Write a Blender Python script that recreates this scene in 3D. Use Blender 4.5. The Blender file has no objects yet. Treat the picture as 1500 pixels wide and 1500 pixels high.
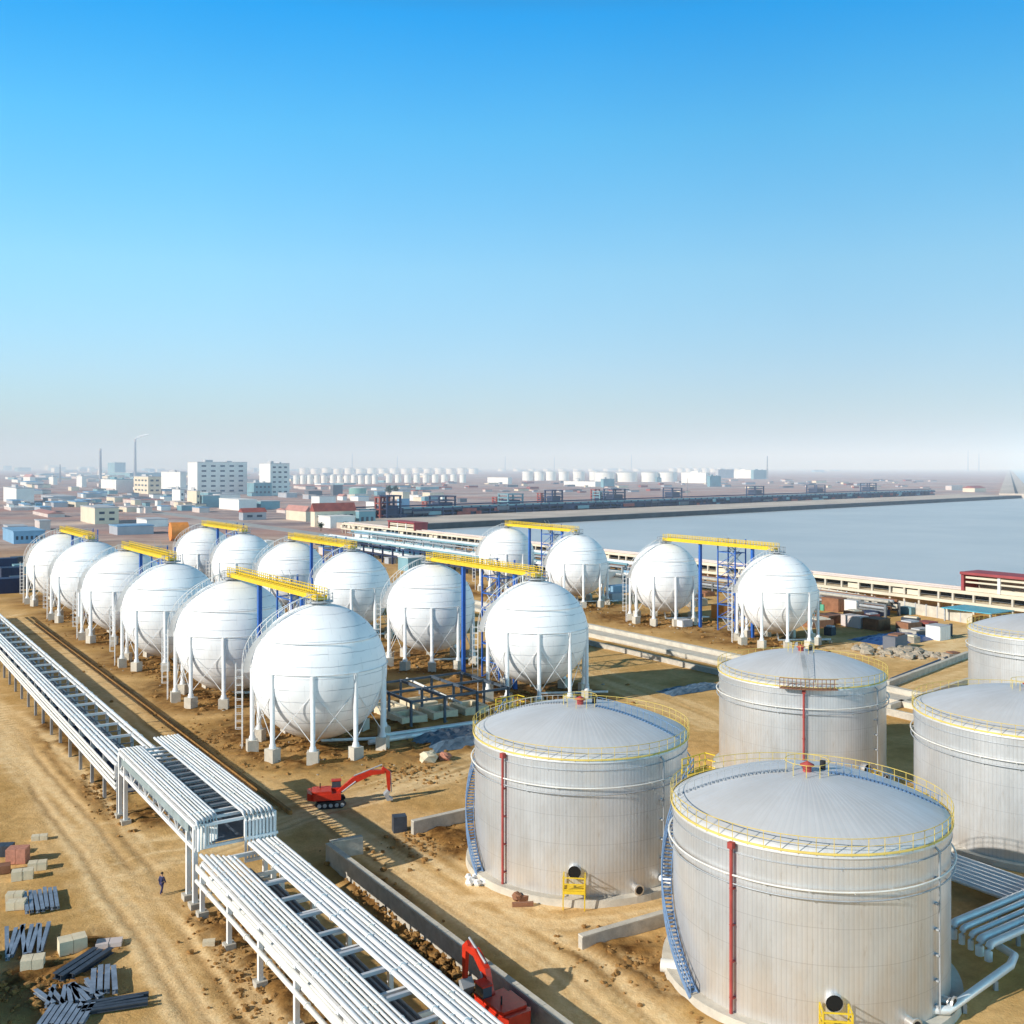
import bpy, math, random
import numpy as np
from mathutils import Vector, Matrix
random.seed(7)
rnd = random.Random(11)
C = bpy.context.scene.collection
PI = math.pi
H = 35.0                      # camera height above the yard
F = 1500.0                    # focal length in photo pixels
HZ = 684.0                    # horizon row of the photo
TH = math.radians(33.7)       # direction of the plant grid
U = Vector((-math.sin(TH), math.cos(TH), 0))   # along the rows, away to the left
V = Vector((math.cos(TH), math.sin(TH), 0))    # across the rows, away to the right

def G(px, py, z=0.0):
    Y = F * (H - z) / (py - HZ)
    return Vector(((px - 750.0) * Y / F, Y, z))
def S(a, b, z=0.0):
    p = V * a + U * b
    return Vector((p.x, p.y, z))

# ------------------------------------------------------------------ materials
def newmat(name):
    m = bpy.data.materials.new(name); m.use_nodes = True
    nt = m.node_tree
    return m, nt, nt.nodes['Principled BSDF']
def ramp(nt, stops):
    r = nt.nodes.new('ShaderNodeValToRGB')
    e = r.color_ramp.elements
    while len(e) > 1: e.remove(e[-1])
    e[0].position = stops[0][0]; e[0].color = (*stops[0][1], 1)
    for p, c in stops[1:]:
        x = e.new(p); x.color = (*c, 1)
    return r
def mat(name, col, rough=0.6, metal=0.0, var=0.18, scale=0.8, bump=0.0, bscale=6.0, spec=0.4):
    m, nt, b = newmat(name)
    L = nt.links
    geo = nt.nodes.new('ShaderNodeNewGeometry')
    n = nt.nodes.new('ShaderNodeTexNoise'); n.inputs['Scale'].default_value = scale; n.inputs['Detail'].default_value = 5
    n.inputs['Roughness'].default_value = 0.65
    L.new(geo.outputs['Position'], n.inputs['Vector'])
    d = tuple(max(0, c * (1 - var)) for c in col); u = tuple(min(1, c * (1 + var * 0.6)) for c in col)
    r = ramp(nt, [(0.3, d), (0.7, u)])
    L.new(n.outputs['Fac'], r.inputs['Fac']); L.new(r.outputs['Color'], b.inputs['Base Color'])
    b.inputs['Roughness'].default_value = rough; b.inputs['Metallic'].default_value = metal
    b.inputs['Specular IOR Level'].default_value = spec
    if bump:
        n2 = nt.nodes.new('ShaderNodeTexNoise'); n2.inputs['Scale'].default_value = bscale; n2.inputs['Detail'].default_value = 4
        L.new(geo.outputs['Position'], n2.inputs['Vector'])
        bp = nt.nodes.new('ShaderNodeBump'); bp.inputs['Strength'].default_value = bump; bp.inputs['Distance'].default_value = 0.1
        L.new(n2.outputs['Fac'], bp.inputs['Height']); L.new(bp.outputs['Normal'], b.inputs['Normal'])
    return m
def math_node(nt, op, a, bb=None):
    n = nt.nodes.new('ShaderNodeMath'); n.operation = op
    for i, x in enumerate((a, bb)):
        if x is None: continue
        if isinstance(x, (int, float)): n.inputs[i].default_value = x
        else: nt.links.new(x, n.inputs[i])
    return n.outputs[0]
def mixcol(nt, fac, a, b, mode='MIX'):
    n = nt.nodes.new('ShaderNodeMix'); n.data_type = 'RGBA'; n.blend_type = mode
    for k, x in ((0, fac), (6, a), (7, b)):
        if isinstance(x, (int, float)): n.inputs[k].default_value = x
        elif isinstance(x, tuple): n.inputs[k].default_value = (*x, 1)
        else: nt.links.new(x, n.inputs[k])
    return n.outputs[2]
def noise(nt, vec, scale, detail=4, rough=0.6):
    n = nt.nodes.new('ShaderNodeTexNoise'); n.inputs['Scale'].default_value = scale
    n.inputs['Detail'].default_value = detail; n.inputs['Roughness'].default_value = rough
    nt.links.new(vec, n.inputs['Vector'])
    return n.outputs['Fac']
def smooth(nt, x, a, b):
    n = nt.nodes.new('ShaderNodeMapRange'); n.interpolation_type = 'SMOOTHSTEP'
    nt.links.new(x, n.inputs['Value'])
    n.inputs['From Min'].default_value = a; n.inputs['From Max'].default_value = b
    return n.outputs['Result']

def sphere_mat():
    m, nt, b = newmat('sphere_paint'); L = nt.links
    tc = nt.nodes.new('ShaderNodeTexCoord'); sep = nt.nodes.new('ShaderNodeSeparateXYZ')
    L.new(tc.outputs['Object'], sep.inputs[0])
    nz = noise(nt, tc.outputs['Object'], 0.5, 3)
    zz = math_node(nt, 'ADD', math_node(nt, 'MULTIPLY', sep.outputs['Z'], 0.72), math_node(nt, 'MULTIPLY', nz, 0.25))
    fr = math_node(nt, 'FRACT', zz)
    line = math_node(nt, 'LESS_THAN', math_node(nt, 'ABSOLUTE', math_node(nt, 'SUBTRACT', fr, 0.5)), 0.035)
    gap = smooth(nt, noise(nt, tc.outputs['Object'], 0.35, 2), 0.42, 0.58)
    ang = math_node(nt, 'ARCTAN2', sep.outputs['Y'], sep.outputs['X'])
    row = math_node(nt, 'MULTIPLY', math_node(nt, 'FLOOR', zz), 0.37)
    fa = math_node(nt, 'FRACT', math_node(nt, 'ADD', math_node(nt, 'MULTIPLY', ang, 2.6), row))
    seam = math_node(nt, 'LESS_THAN', math_node(nt, 'ABSOLUTE', math_node(nt, 'SUBTRACT', fa, 0.5)), 0.02)
    dirt = smooth(nt, noise(nt, tc.outputs['Object'], 0.9, 6, 0.7), 0.35, 0.8)
    c0 = mixcol(nt, math_node(nt, 'MULTIPLY', dirt, 0.45), (0.92, 0.92, 0.92), (0.84, 0.84, 0.83))
    c1 = mixcol(nt, math_node(nt, 'MULTIPLY', line, math_node(nt, 'ADD', math_node(nt, 'MULTIPLY', gap, 0.5), 0.2)), c0, (0.42, 0.44, 0.47))
    c2 = mixcol(nt, math_node(nt, 'MULTIPLY', seam, 0.14), c1, (0.40, 0.42, 0.45))
    cmb = nt.nodes.new('ShaderNodeCombineXYZ'); L.new(math_node(nt, 'MULTIPLY', ang, 7.0), cmb.inputs[0]); L.new(math_node(nt, 'MULTIPLY', sep.outputs['Z'], 0.16), cmb.inputs[1])
    oi = nt.nodes.new('ShaderNodeObjectInfo'); L.new(math_node(nt, 'MULTIPLY', oi.outputs['Random'], 50.0), cmb.inputs[2])
    run = smooth(nt, noise(nt, cmb.outputs[0], 1.5, 5, 0.7), 0.52, 0.75)
    low = smooth(nt, sep.outputs['Z'], 5.0, -4.0)
    c2 = mixcol(nt, math_node(nt, 'MULTIPLY', math_node(nt, 'MULTIPLY', run, low), 0.34), c2, (0.55, 0.48, 0.40))
    L.new(c2, b.inputs['Base Color']); b.inputs['Roughness'].default_value = 0.5
    b.inputs['Specular IOR Level'].default_value = 0.25
    return m
def cladding_mat(name, roof=False):
    m, nt, b = newmat(name); L = nt.links
    tc = nt.nodes.new('ShaderNodeTexCoord'); sep = nt.nodes.new('ShaderNodeSeparateXYZ')
    L.new(tc.outputs['Object'], sep.inputs[0])
    ang = math_node(nt, 'ARCTAN2', sep.outputs['Y'], sep.outputs['X'])
    k = 16.0 if roof else 30.0
    sc = math_node(nt, 'MULTIPLY', ang, k)
    fr = math_node(nt, 'FRACT', sc)
    tri = math_node(nt, 'ABSOLUTE', math_node(nt, 'SUBTRACT', fr, 0.5))
    line = math_node(nt, 'LESS_THAN', tri, 0.06 if roof else 0.09)
    cell = math_node(nt, 'FLOOR', sc)
    wn = nt.nodes.new('ShaderNodeTexWhiteNoise'); wn.noise_dimensions = '1D'
    L.new(cell, wn.inputs['W'])
    # stretched streaks
    cmb = nt.nodes.new('ShaderNodeCombineXYZ')
    L.new(math_node(nt, 'MULTIPLY', ang, 9.0), cmb.inputs[0])
    rad = math_node(nt, 'SQRT', math_node(nt, 'ADD', math_node(nt, 'POWER', sep.outputs['X'], 2.0), math_node(nt, 'POWER', sep.outputs['Y'], 2.0)))
    L.new(math_node(nt, 'MULTIPLY', rad if roof else sep.outputs['Z'], 0.18), cmb.inputs[1])
    st = smooth(nt, noise(nt, cmb.outputs[0], 1.0, 5, 0.65), 0.3, 0.75)
    big = smooth(nt, noise(nt, tc.outputs['Object'], 0.22, 5), 0.35, 0.68)
    if roof:
        base, dark, ln = (0.80, 0.795, 0.79), (0.62, 0.62, 0.62), (0.56, 0.56, 0.57)
    else:
        base, dark, ln = (0.86, 0.875, 0.89), (0.64, 0.655, 0.67), (0.40, 0.41, 0.42)
    c0 = mixcol(nt, math_node(nt, 'MULTIPLY', st, 0.6), base, dark)
    c0 = mixcol(nt, math_node(nt, 'MULTIPLY', wn.outputs['Value'], 0.22), c0, dark)
    c1 = mixcol(nt, math_node(nt, 'MULTIPLY', big, 0.5), c0, (0.60, 0.58, 0.55) if roof else (0.60, 0.59, 0.575))
    c2 = mixcol(nt, math_node(nt, 'MULTIPLY', line, 0.22 if roof else 0.30), c1, ln)
    if not roof:
        fz = math_node(nt, 'FRACT', math_node(nt, 'MULTIPLY', math_node(nt, 'ADD', sep.outputs['Z'], math_node(nt, 'MULTIPLY', math_node(nt, 'FLOOR', math_node(nt, 'MULTIPLY', ang, 3.0)), 0.02)), 0.44))
        c2 = mixcol(nt, math_node(nt, 'MULTIPLY', math_node(nt, 'LESS_THAN', fz, 0.022), 0.3), c2, (0.35, 0.35, 0.35))
        run = smooth(nt, noise(nt, cmb.outputs[0], 3.2, 4, 0.7), 0.56, 0.74)
        c2 = mixcol(nt, math_node(nt, 'MULTIPLY', run, 0.28), c2, (0.42, 0.34, 0.26))
    if not roof:   # tan reflection of the sand, painted onto the lower shell
        sand_tint = smooth(nt, math_node(nt, 'ADD', sep.outputs['Z'], math_node(nt, 'MULTIPLY', st, 4.0)), 8.5, 0.5)
        c2 = mixcol(nt, math_node(nt, 'MULTIPLY', sand_tint, 0.42), c2, (0.56, 0.45, 0.33))
    L.new(c2, b.inputs['Base Color'])
    b.inputs['Metallic'].default_value = 0.3 if roof else 0.58
    L.new(math_node(nt, 'ADD', math_node(nt, 'MULTIPLY', st, 0.14), 0.33 if not roof else 0.5), b.inputs['Roughness'])
    bp = nt.nodes.new('ShaderNodeBump'); bp.inputs['Strength'].default_value = 0.25; bp.inputs['Distance'].default_value = 0.05
    L.new(tri, bp.inputs['Height']); L.new(bp.outputs['Normal'], b.inputs['Normal'])
    return m

M = {}
M['sphere'] = sphere_mat()
M['clad'] = cladding_mat('aluminium_cladding')
M['cladroof'] = cladding_mat('aluminium_roof', True)
M['white'] = mat('white_steel', (0.80, 0.80, 0.79), 0.5, 0, 0.12, 0.7)
M['cream'] = mat('cream_pipe', (0.80, 0.78, 0.72), 0.5, 0, 0.14, 0.6)
M['lagging'] = mat('pipe_lagging', (0.82, 0.82, 0.80), 0.42, 0.15, 0.14, 0.5)
M['grey'] = mat('grey_steel', (0.42, 0.44, 0.46), 0.5, 0.2, 0.2, 1.2)
M['midgrey'] = mat('mid_grey_steel', (0.2, 0.215, 0.23), 0.6, 0.1, 0.3, 1.0)
M['darkpipe'] = mat('dark_pipe', (0.10, 0.13, 0.17), 0.5, 0.2, 0.3, 0.8)
M['teal'] = mat('teal_tray', (0.30, 0.37, 0.38), 0.6, 0.1, 0.25, 0.8)
M['concrete'] = mat('concrete', (0.50, 0.46, 0.39), 0.85, 0, 0.25, 1.1, 0.3)
M['concrete2'] = mat('concrete_pale', (0.60, 0.55, 0.46), 0.85, 0, 0.22, 0.6, 0.3)
M['yellow'] = mat('yellow_paint', (0.80, 0.55, 0.03), 0.5, 0, 0.15, 1.5)
M['railyellow'] = mat('faded_rail_yellow', (0.74, 0.55, 0.14), 0.6, 0, 0.2, 1.0)
M['blue'] = mat('blue_paint', (0.03, 0.13, 0.48), 0.5, 0, 0.2, 1.5)
M['stairblue'] = mat('stair_blue', (0.17, 0.28, 0.46), 0.5, 0, 0.2, 1.5)
M['redpipe'] = mat('red_riser', (0.42, 0.07, 0.06), 0.55, 0, 0.25, 1.5)
M['exc'] = mat('excavator_red', (0.60, 0.036, 0.014), 0.42, 0, 0.2, 2.5)
M['black'] = mat('black_rubber', (0.02, 0.02, 0.022), 0.7, 0, 0.3, 3)
M['hole'] = mat('dark_opening', (0.008, 0.008, 0.008), 0.9)
M['glass'] = mat('cab_glass', (0.05, 0.07, 0.09), 0.1, 0, 0.1, 1, spec=0.8)
M['beam'] = mat('bundle_steel', (0.30, 0.35, 0.42), 0.45, 0.35, 0.35, 1.5)
M['beamd'] = mat('bundle_steel_dark', (0.07, 0.085, 0.11), 0.5, 0.3, 0.35, 1.5)
M['block'] = mat('cream_block', (0.72, 0.62, 0.44), 0.8, 0, 0.14, 1.5, 0.2)
M['brick'] = mat('brick_block', (0.55, 0.24, 0.16), 0.85, 0, 0.25, 3, 0.3)
M['navy'] = mat('navy_steel', (0.035, 0.055, 0.12), 0.6, 0.1, 0.4, 0.06)
M['rust'] = mat('rust_red', (0.34, 0.09, 0.07), 0.7, 0, 0.3, 0.3)
M['red'] = mat('roof_red', (0.36, 0.07, 0.075), 0.6, 0, 0.2, 0.3)
M['pinkroof'] = mat('tile_red', (0.52, 0.26, 0.22), 0.7, 0, 0.2, 0.2)
M['bwhite'] = mat('wall_white', (0.80, 0.79, 0.76), 0.7, 0, 0.12, 0.08)
M['bcream'] = mat('wall_cream', (0.74, 0.65, 0.50), 0.7, 0, 0.14, 0.1)
M['bpink'] = mat('wall_pink', (0.64, 0.55, 0.51), 0.7, 0, 0.15, 0.1)
M['bgrey'] = mat('wall_grey', (0.42, 0.44, 0.48), 0.7, 0, 0.15, 0.1)
M['bblue'] = mat('sheet_blue', (0.22, 0.40, 0.58), 0.6, 0, 0.2, 0.1)
M['bteal'] = mat('wall_teal', (0.20, 0.36, 0.42), 0.7, 0, 0.2, 0.1)
M['roofgrey'] = mat('roof_grey', (0.50, 0.51, 0.53), 0.7, 0, 0.15, 0.1)
M['roofdark'] = mat('roof_dark', (0.16, 0.17, 0.20), 0.7, 0, 0.25, 0.1)
M['cyan'] = mat('sheet_cyan', (0.10, 0.42, 0.55), 0.5, 0, 0.15, 0.5)
M['green'] = mat('sheet_green', (0.12, 0.42, 0.28), 0.6, 0, 0.15, 0.5)
M['pane'] = mat('far_window', (0.03, 0.06, 0.10), 0.3, 0, 0.2, 0.3)
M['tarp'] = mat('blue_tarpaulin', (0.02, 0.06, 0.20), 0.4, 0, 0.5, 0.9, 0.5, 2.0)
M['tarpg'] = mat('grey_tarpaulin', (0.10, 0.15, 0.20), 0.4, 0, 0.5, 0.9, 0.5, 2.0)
M['brown'] = mat('brown_steel', (0.28, 0.13, 0.07), 0.7, 0, 0.3, 1.0)
M['orange'] = mat('orange_sheet', (0.78, 0.28, 0.06), 0.6, 0, 0.2, 0.4)
M['tankwhite'] = mat('far_tank_white', (0.80, 0.79, 0.76), 0.6, 0, 0.1, 0.05)
M['tanktop'] = mat('far_tank_roof', (0.66, 0.66, 0.65), 0.7, 0, 0.1, 0.05)
M['tankgreen'] = mat('far_tank_green', (0.22, 0.42, 0.38), 0.6, 0, 0.2, 0.05)
M['chimney'] = mat('chimney_grey', (0.30, 0.31, 0.34), 0.8, 0, 0.2, 0.05)
M['leaf'] = mat('leaf_green', (0.04, 0.075, 0.035), 0.8, 0, 0.5, 0.4)
M['bark'] = mat('bark', (0.12, 0.09, 0.06), 0.9)
M['stone'] = mat('rubble_stone', (0.42, 0.36, 0.28), 0.9, 0, 0.35, 1.2, 0.4)
M['clod'] = mat('soil_clod', (0.34, 0.18, 0.055), 0.95, 0, 0.4, 1.2, 0.4)
M['road'] = mat('road_concrete', (0.42, 0.41, 0.39), 0.9, 0, 0.18, 0.12)
M['quay'] = mat('quay_pale', (0.46, 0.43, 0.39), 0.9, 0, 0.2, 0.05)
M['embank'] = mat('embankment_pale', (0.62, 0.52, 0.43), 0.9, 0, 0.3, 0.03)
M['quayface'] = mat('quay_dark', (0.07, 0.075, 0.08), 0.9, 0, 0.4, 0.1)
M['skin'] = mat('skin', (0.42, 0.25, 0.17), 0.6)
M['jacket'] = mat('navy_jacket', (0.03, 0.035, 0.10), 0.8, 0, 0.3, 8)
M['trousers'] = mat('dark_trousers', (0.04, 0.04, 0.12), 0.8, 0, 0.3, 8)
M['helmet'] = mat('dark_hair', (0.02, 0.018, 0.016), 0.7)

# ------------------------------------------------------------------ mesh builder
class MB:
    def __init__(s): s.v = []; s.f = []; s.sm = []
    def add(s, vs, fs, sm=False):
        o = len(s.v); s.v += [tuple(x) for x in vs]
        s.f += [tuple(i + o for i in f) for f in fs]; s.sm += [sm] * len(fs); return s
    def box(s, c, d, rz=0.0):
        cx, cy, cz = c; a, b, h = d[0] / 2, d[1] / 2, d[2] / 2
        co, si = math.cos(rz), math.sin(rz); vs = []
        for z in (-h, h):
            for x, y in ((-a, -b), (a, -b), (a, b), (-a, b)):
                vs.append((cx + x * co - y * si, cy + x * si + y * co, cz + z))
        return s.add(vs, [(3, 2, 1, 0), (4, 5, 6, 7), (0, 1, 5, 4), (1, 2, 6, 5), (2, 3, 7, 6), (3, 0, 4, 7)])
    def bar(s, p, q, w, h=None):
        h = h or w; p = Vector(p); q = Vector(q); d = (q - p)
        if d.length < 1e-6: return s
        d.normalize(); up = Vector((0, 0, 1)) if abs(d.z) < 0.95 else Vector((0, 1, 0))
        r = d.cross(up).normalized(); t = r.cross(d).normalized(); vs = []
        for o in (p, q):
            for a, b in ((-1, -1), (1, -1), (1, 1), (-1, 1)):
                vs.append(o + r * (a * w / 2) + t * (b * h / 2))
        return s.add(vs, [(0, 1, 2, 3), (7, 6, 5, 4), (0, 4, 5, 1), (1, 5, 6, 2), (2, 6, 7, 3), (3, 7, 4, 0)])
    def tube(s, pts, r, n=8, cap=True):
        pts = [Vector(p) for p in pts]; rings = []; m = len(pts)
        for i, p in enumerate(pts):
            if i == 0: d = pts[1] - p
            elif i == m - 1: d = p - pts[i - 1]
            else: d = (pts[i + 1] - p).normalized() + (p - pts[i - 1]).normalized()
            d.normalize(); up = Vector((0, 0, 1)) if abs(d.z) < 0.9 else Vector((0.3, 1, 0)).normalized()
            a = d.cross(up).normalized(); b = a.cross(d).normalized()
            rr = r[i] if isinstance(r, (list, tuple)) else r
            rings.append([p + a * (rr * math.cos(2 * PI * k / n)) + b * (rr * math.sin(2 * PI * k / n)) for k in range(n)])
        vs = [v for g in rings for v in g]; fs = []
        for i in range(m - 1):
            for k in range(n):
                k2 = (k + 1) % n
                fs.append((i * n + k, i * n + k2, (i + 1) * n + k2, (i + 1) * n + k))
        s.add(vs, fs, True)
        if cap:
            s.add(rings[0], [tuple(range(n))]); s.add(rings[-1], [tuple(reversed(range(n)))])
        return s
    def lathe(s, prof, n=32, c=(0, 0, 0), sm=True, a0=0, a1=2 * PI):
        full = abs(a1 - a0 - 2 * PI) < 1e-6; k = n if full else n + 1; vs = []
        for r, z in prof:
            for i in range(k):
                a = a0 + (a1 - a0) * i / n
                vs.append((c[0] + r * math.cos(a), c[1] + r * math.sin(a), c[2] + z))
        fs = []
        for j in range(len(prof) - 1):
            for i in range(n):
                i2 = (i + 1) % k
                fs.append((j * k + i, j * k + i2, (j + 1) * k + i2, (j + 1) * k + i))
        return s.add(vs, fs, sm)
    def ring(s, R, z, r, n=64, m=6, a0=0, a1=2 * PI):
        full = abs(a1 - a0 - 2 * PI) < 1e-6
        pts = [(R * math.cos(a0 + (a1 - a0) * i / n), R * math.sin(a0 + (a1 - a0) * i / n), z) for i in range(n + 1)]
        return s.tube(pts, r, m, cap=not full)
    def prism(s, poly, z0, z1):
        n = len(poly); vs = [(x, y, z0) for x, y in poly] + [(x, y, z1) for x, y in poly]
        fs = [tuple(reversed(range(n))), tuple(range(n, 2 * n))]
        for i in range(n): j = (i + 1) % n; fs.append((i, j, n + j, n + i))
        return s.add(vs, fs)
    def blob(s, c, r, seed=0, jag=0.25, n=7, m=5, flat=1.0):
        q = random.Random(seed); vs = [(c[0], c[1], c[2] + r * flat)]
        for j in range(1, m):
            t = PI * j / m
            for i in range(n):
                a = 2 * PI * i / n + j * 0.4; k = r * (1 + q.uniform(-jag, jag))
                vs.append((c[0] + k * math.sin(t) * math.cos(a), c[1] + k * math.sin(t) * math.sin(a), c[2] + k * flat * math.cos(t)))
        vs.append((c[0], c[1], c[2] - r * flat)); fs = []
        for i in range(n): fs.append((0, 1 + i, 1 + (i + 1) % n))
        for j in range(m - 2):
            for i in range(n):
                a = 1 + j * n + i; b = 1 + j * n + (i + 1) % n
                fs.append((a, a + n, b + n, b))
        e = len(vs) - 1; o = 1 + (m - 2) * n
        for i in range(n): fs.append((e, o + (i + 1) % n, o + i))
        return s.add(vs, fs)
    def build(s, name, m, parent=None, loc=None):
        me = bpy.data.meshes.new(name); me.from_pydata(s.v, [], s.f)
        me.polygons.foreach_set('use_smooth', s.sm); me.materials.append(m); me.update()
        o = bpy.data.objects.new(name, me); C.objects.link(o)
        if parent is not None: o.parent = parent
        if loc is not None: o.location = loc
        return o
def tag(o, label=None, cat=None, group=None, kind=None):
    if label: o['label'] = label
    if cat: o['category'] = cat
    if group: o['group'] = group
    if kind: o['kind'] = kind
    return o
def thing(name, label, cat, loc=(0, 0, 0), rz=0.0, group=None):
    o = bpy.data.objects.new(name, None); C.objects.link(o)
    o.location = loc; o.rotation_euler = (0, 0, rz); o.empty_display_size = 0.5
    return tag(o, label, cat, group)
def copy_tree(o, parent=None):
    c = o.copy(); C.objects.link(c)
    if parent is not None: c.parent = parent
    for ch in list(o.children): copy_tree(ch, c)
    return c
ORD = ['first', 'second', 'third', 'fourth', 'fifth', 'sixth', 'seventh', 'eighth', 'ninth', 'tenth', 'eleventh', 'twelfth',
       'thirteenth', 'fourteenth', 'fifteenth', 'sixteenth', 'seventeenth', 'eighteenth', 'nineteenth', 'twentieth']

# ------------------------------------------------------------------ ground
def vnoise(x, y, seed):
    xi = np.floor(x).astype(np.int64); yi = np.floor(y).astype(np.int64)
    fx = x - xi; fy = y - yi; fx = fx * fx * (3 - 2 * fx); fy = fy * fy * (3 - 2 * fy)
    def h(a, b):
        n = (a * 374761393 + b * 668265263 + seed * 974634777) & 0x7fffffff
        n = ((n ^ (n >> 13)) * 1274126177) & 0x7fffffff
        return ((n ^ (n >> 16)) & 0xffff) / 65535.0
    return (h(xi, yi) * (1 - fx) + h(xi + 1, yi) * fx) * (1 - fy) + (h(xi, yi + 1) * (1 - fx) + h(xi + 1, yi + 1) * fx) * fy
def fbm(x, y, seed, o=4):
    t = 0; a = 0.5; w = 0
    for i in range(o):
        t = t + a * vnoise(x * 2 ** i, y * 2 ** i, seed + i); w += a; a *= 0.55
    return t / w
def sstep(a, b, x):
    t = np.clip((x - a) / (b - a), 0, 1); return t * t * (3 - 2 * t)
def path_dist(X, Y, pts, signed=False):
    best = np.full(X.shape, 1e9); side = np.zeros(X.shape); along = np.zeros(X.shape); run = 0.0
    for p, q in zip(pts[:-1], pts[1:]):
        dx, dy = q[0] - p[0], q[1] - p[1]; L2 = dx * dx + dy * dy; L = math.sqrt(L2)
        t = np.clip(((X - p[0]) * dx + (Y - p[1]) * dy) / L2, 0, 1)
        d = np.hypot(X - p[0] - t * dx, Y - p[1] - t * dy)
        if signed:
            m = d < best; side = np.where(m, np.sign(dx * (Y - p[1]) - dy * (X - p[0])) * d, side); along = np.where(m, run + t * L, along)
        best = np.minimum(best, d); run += L
    return (best, side, along) if signed else best
def resample(pts, step=3.0):      # smooth a polyline
    out = []
    P = [pts[0]] + list(pts) + [pts[-1]]
    for i in range(1, len(P) - 2):
        p0, p1, p2, p3 = P[i - 1], P[i], P[i + 1], P[i + 2]
        n = max(2, int((p2 - p1).length / step))
        for k in range(n):
            t = k / n
            out.append(0.5 * ((2 * p1) + (p2 - p0) * t + (2 * p0 - 5 * p1 + 4 * p2 - p3) * t * t + (3 * p1 - p0 - 3 * p2 + p3) * t ** 3))
    out.append(pts[-1]); return out
def P2(lst): return resample([G(a, b) for a, b in lst])

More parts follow.
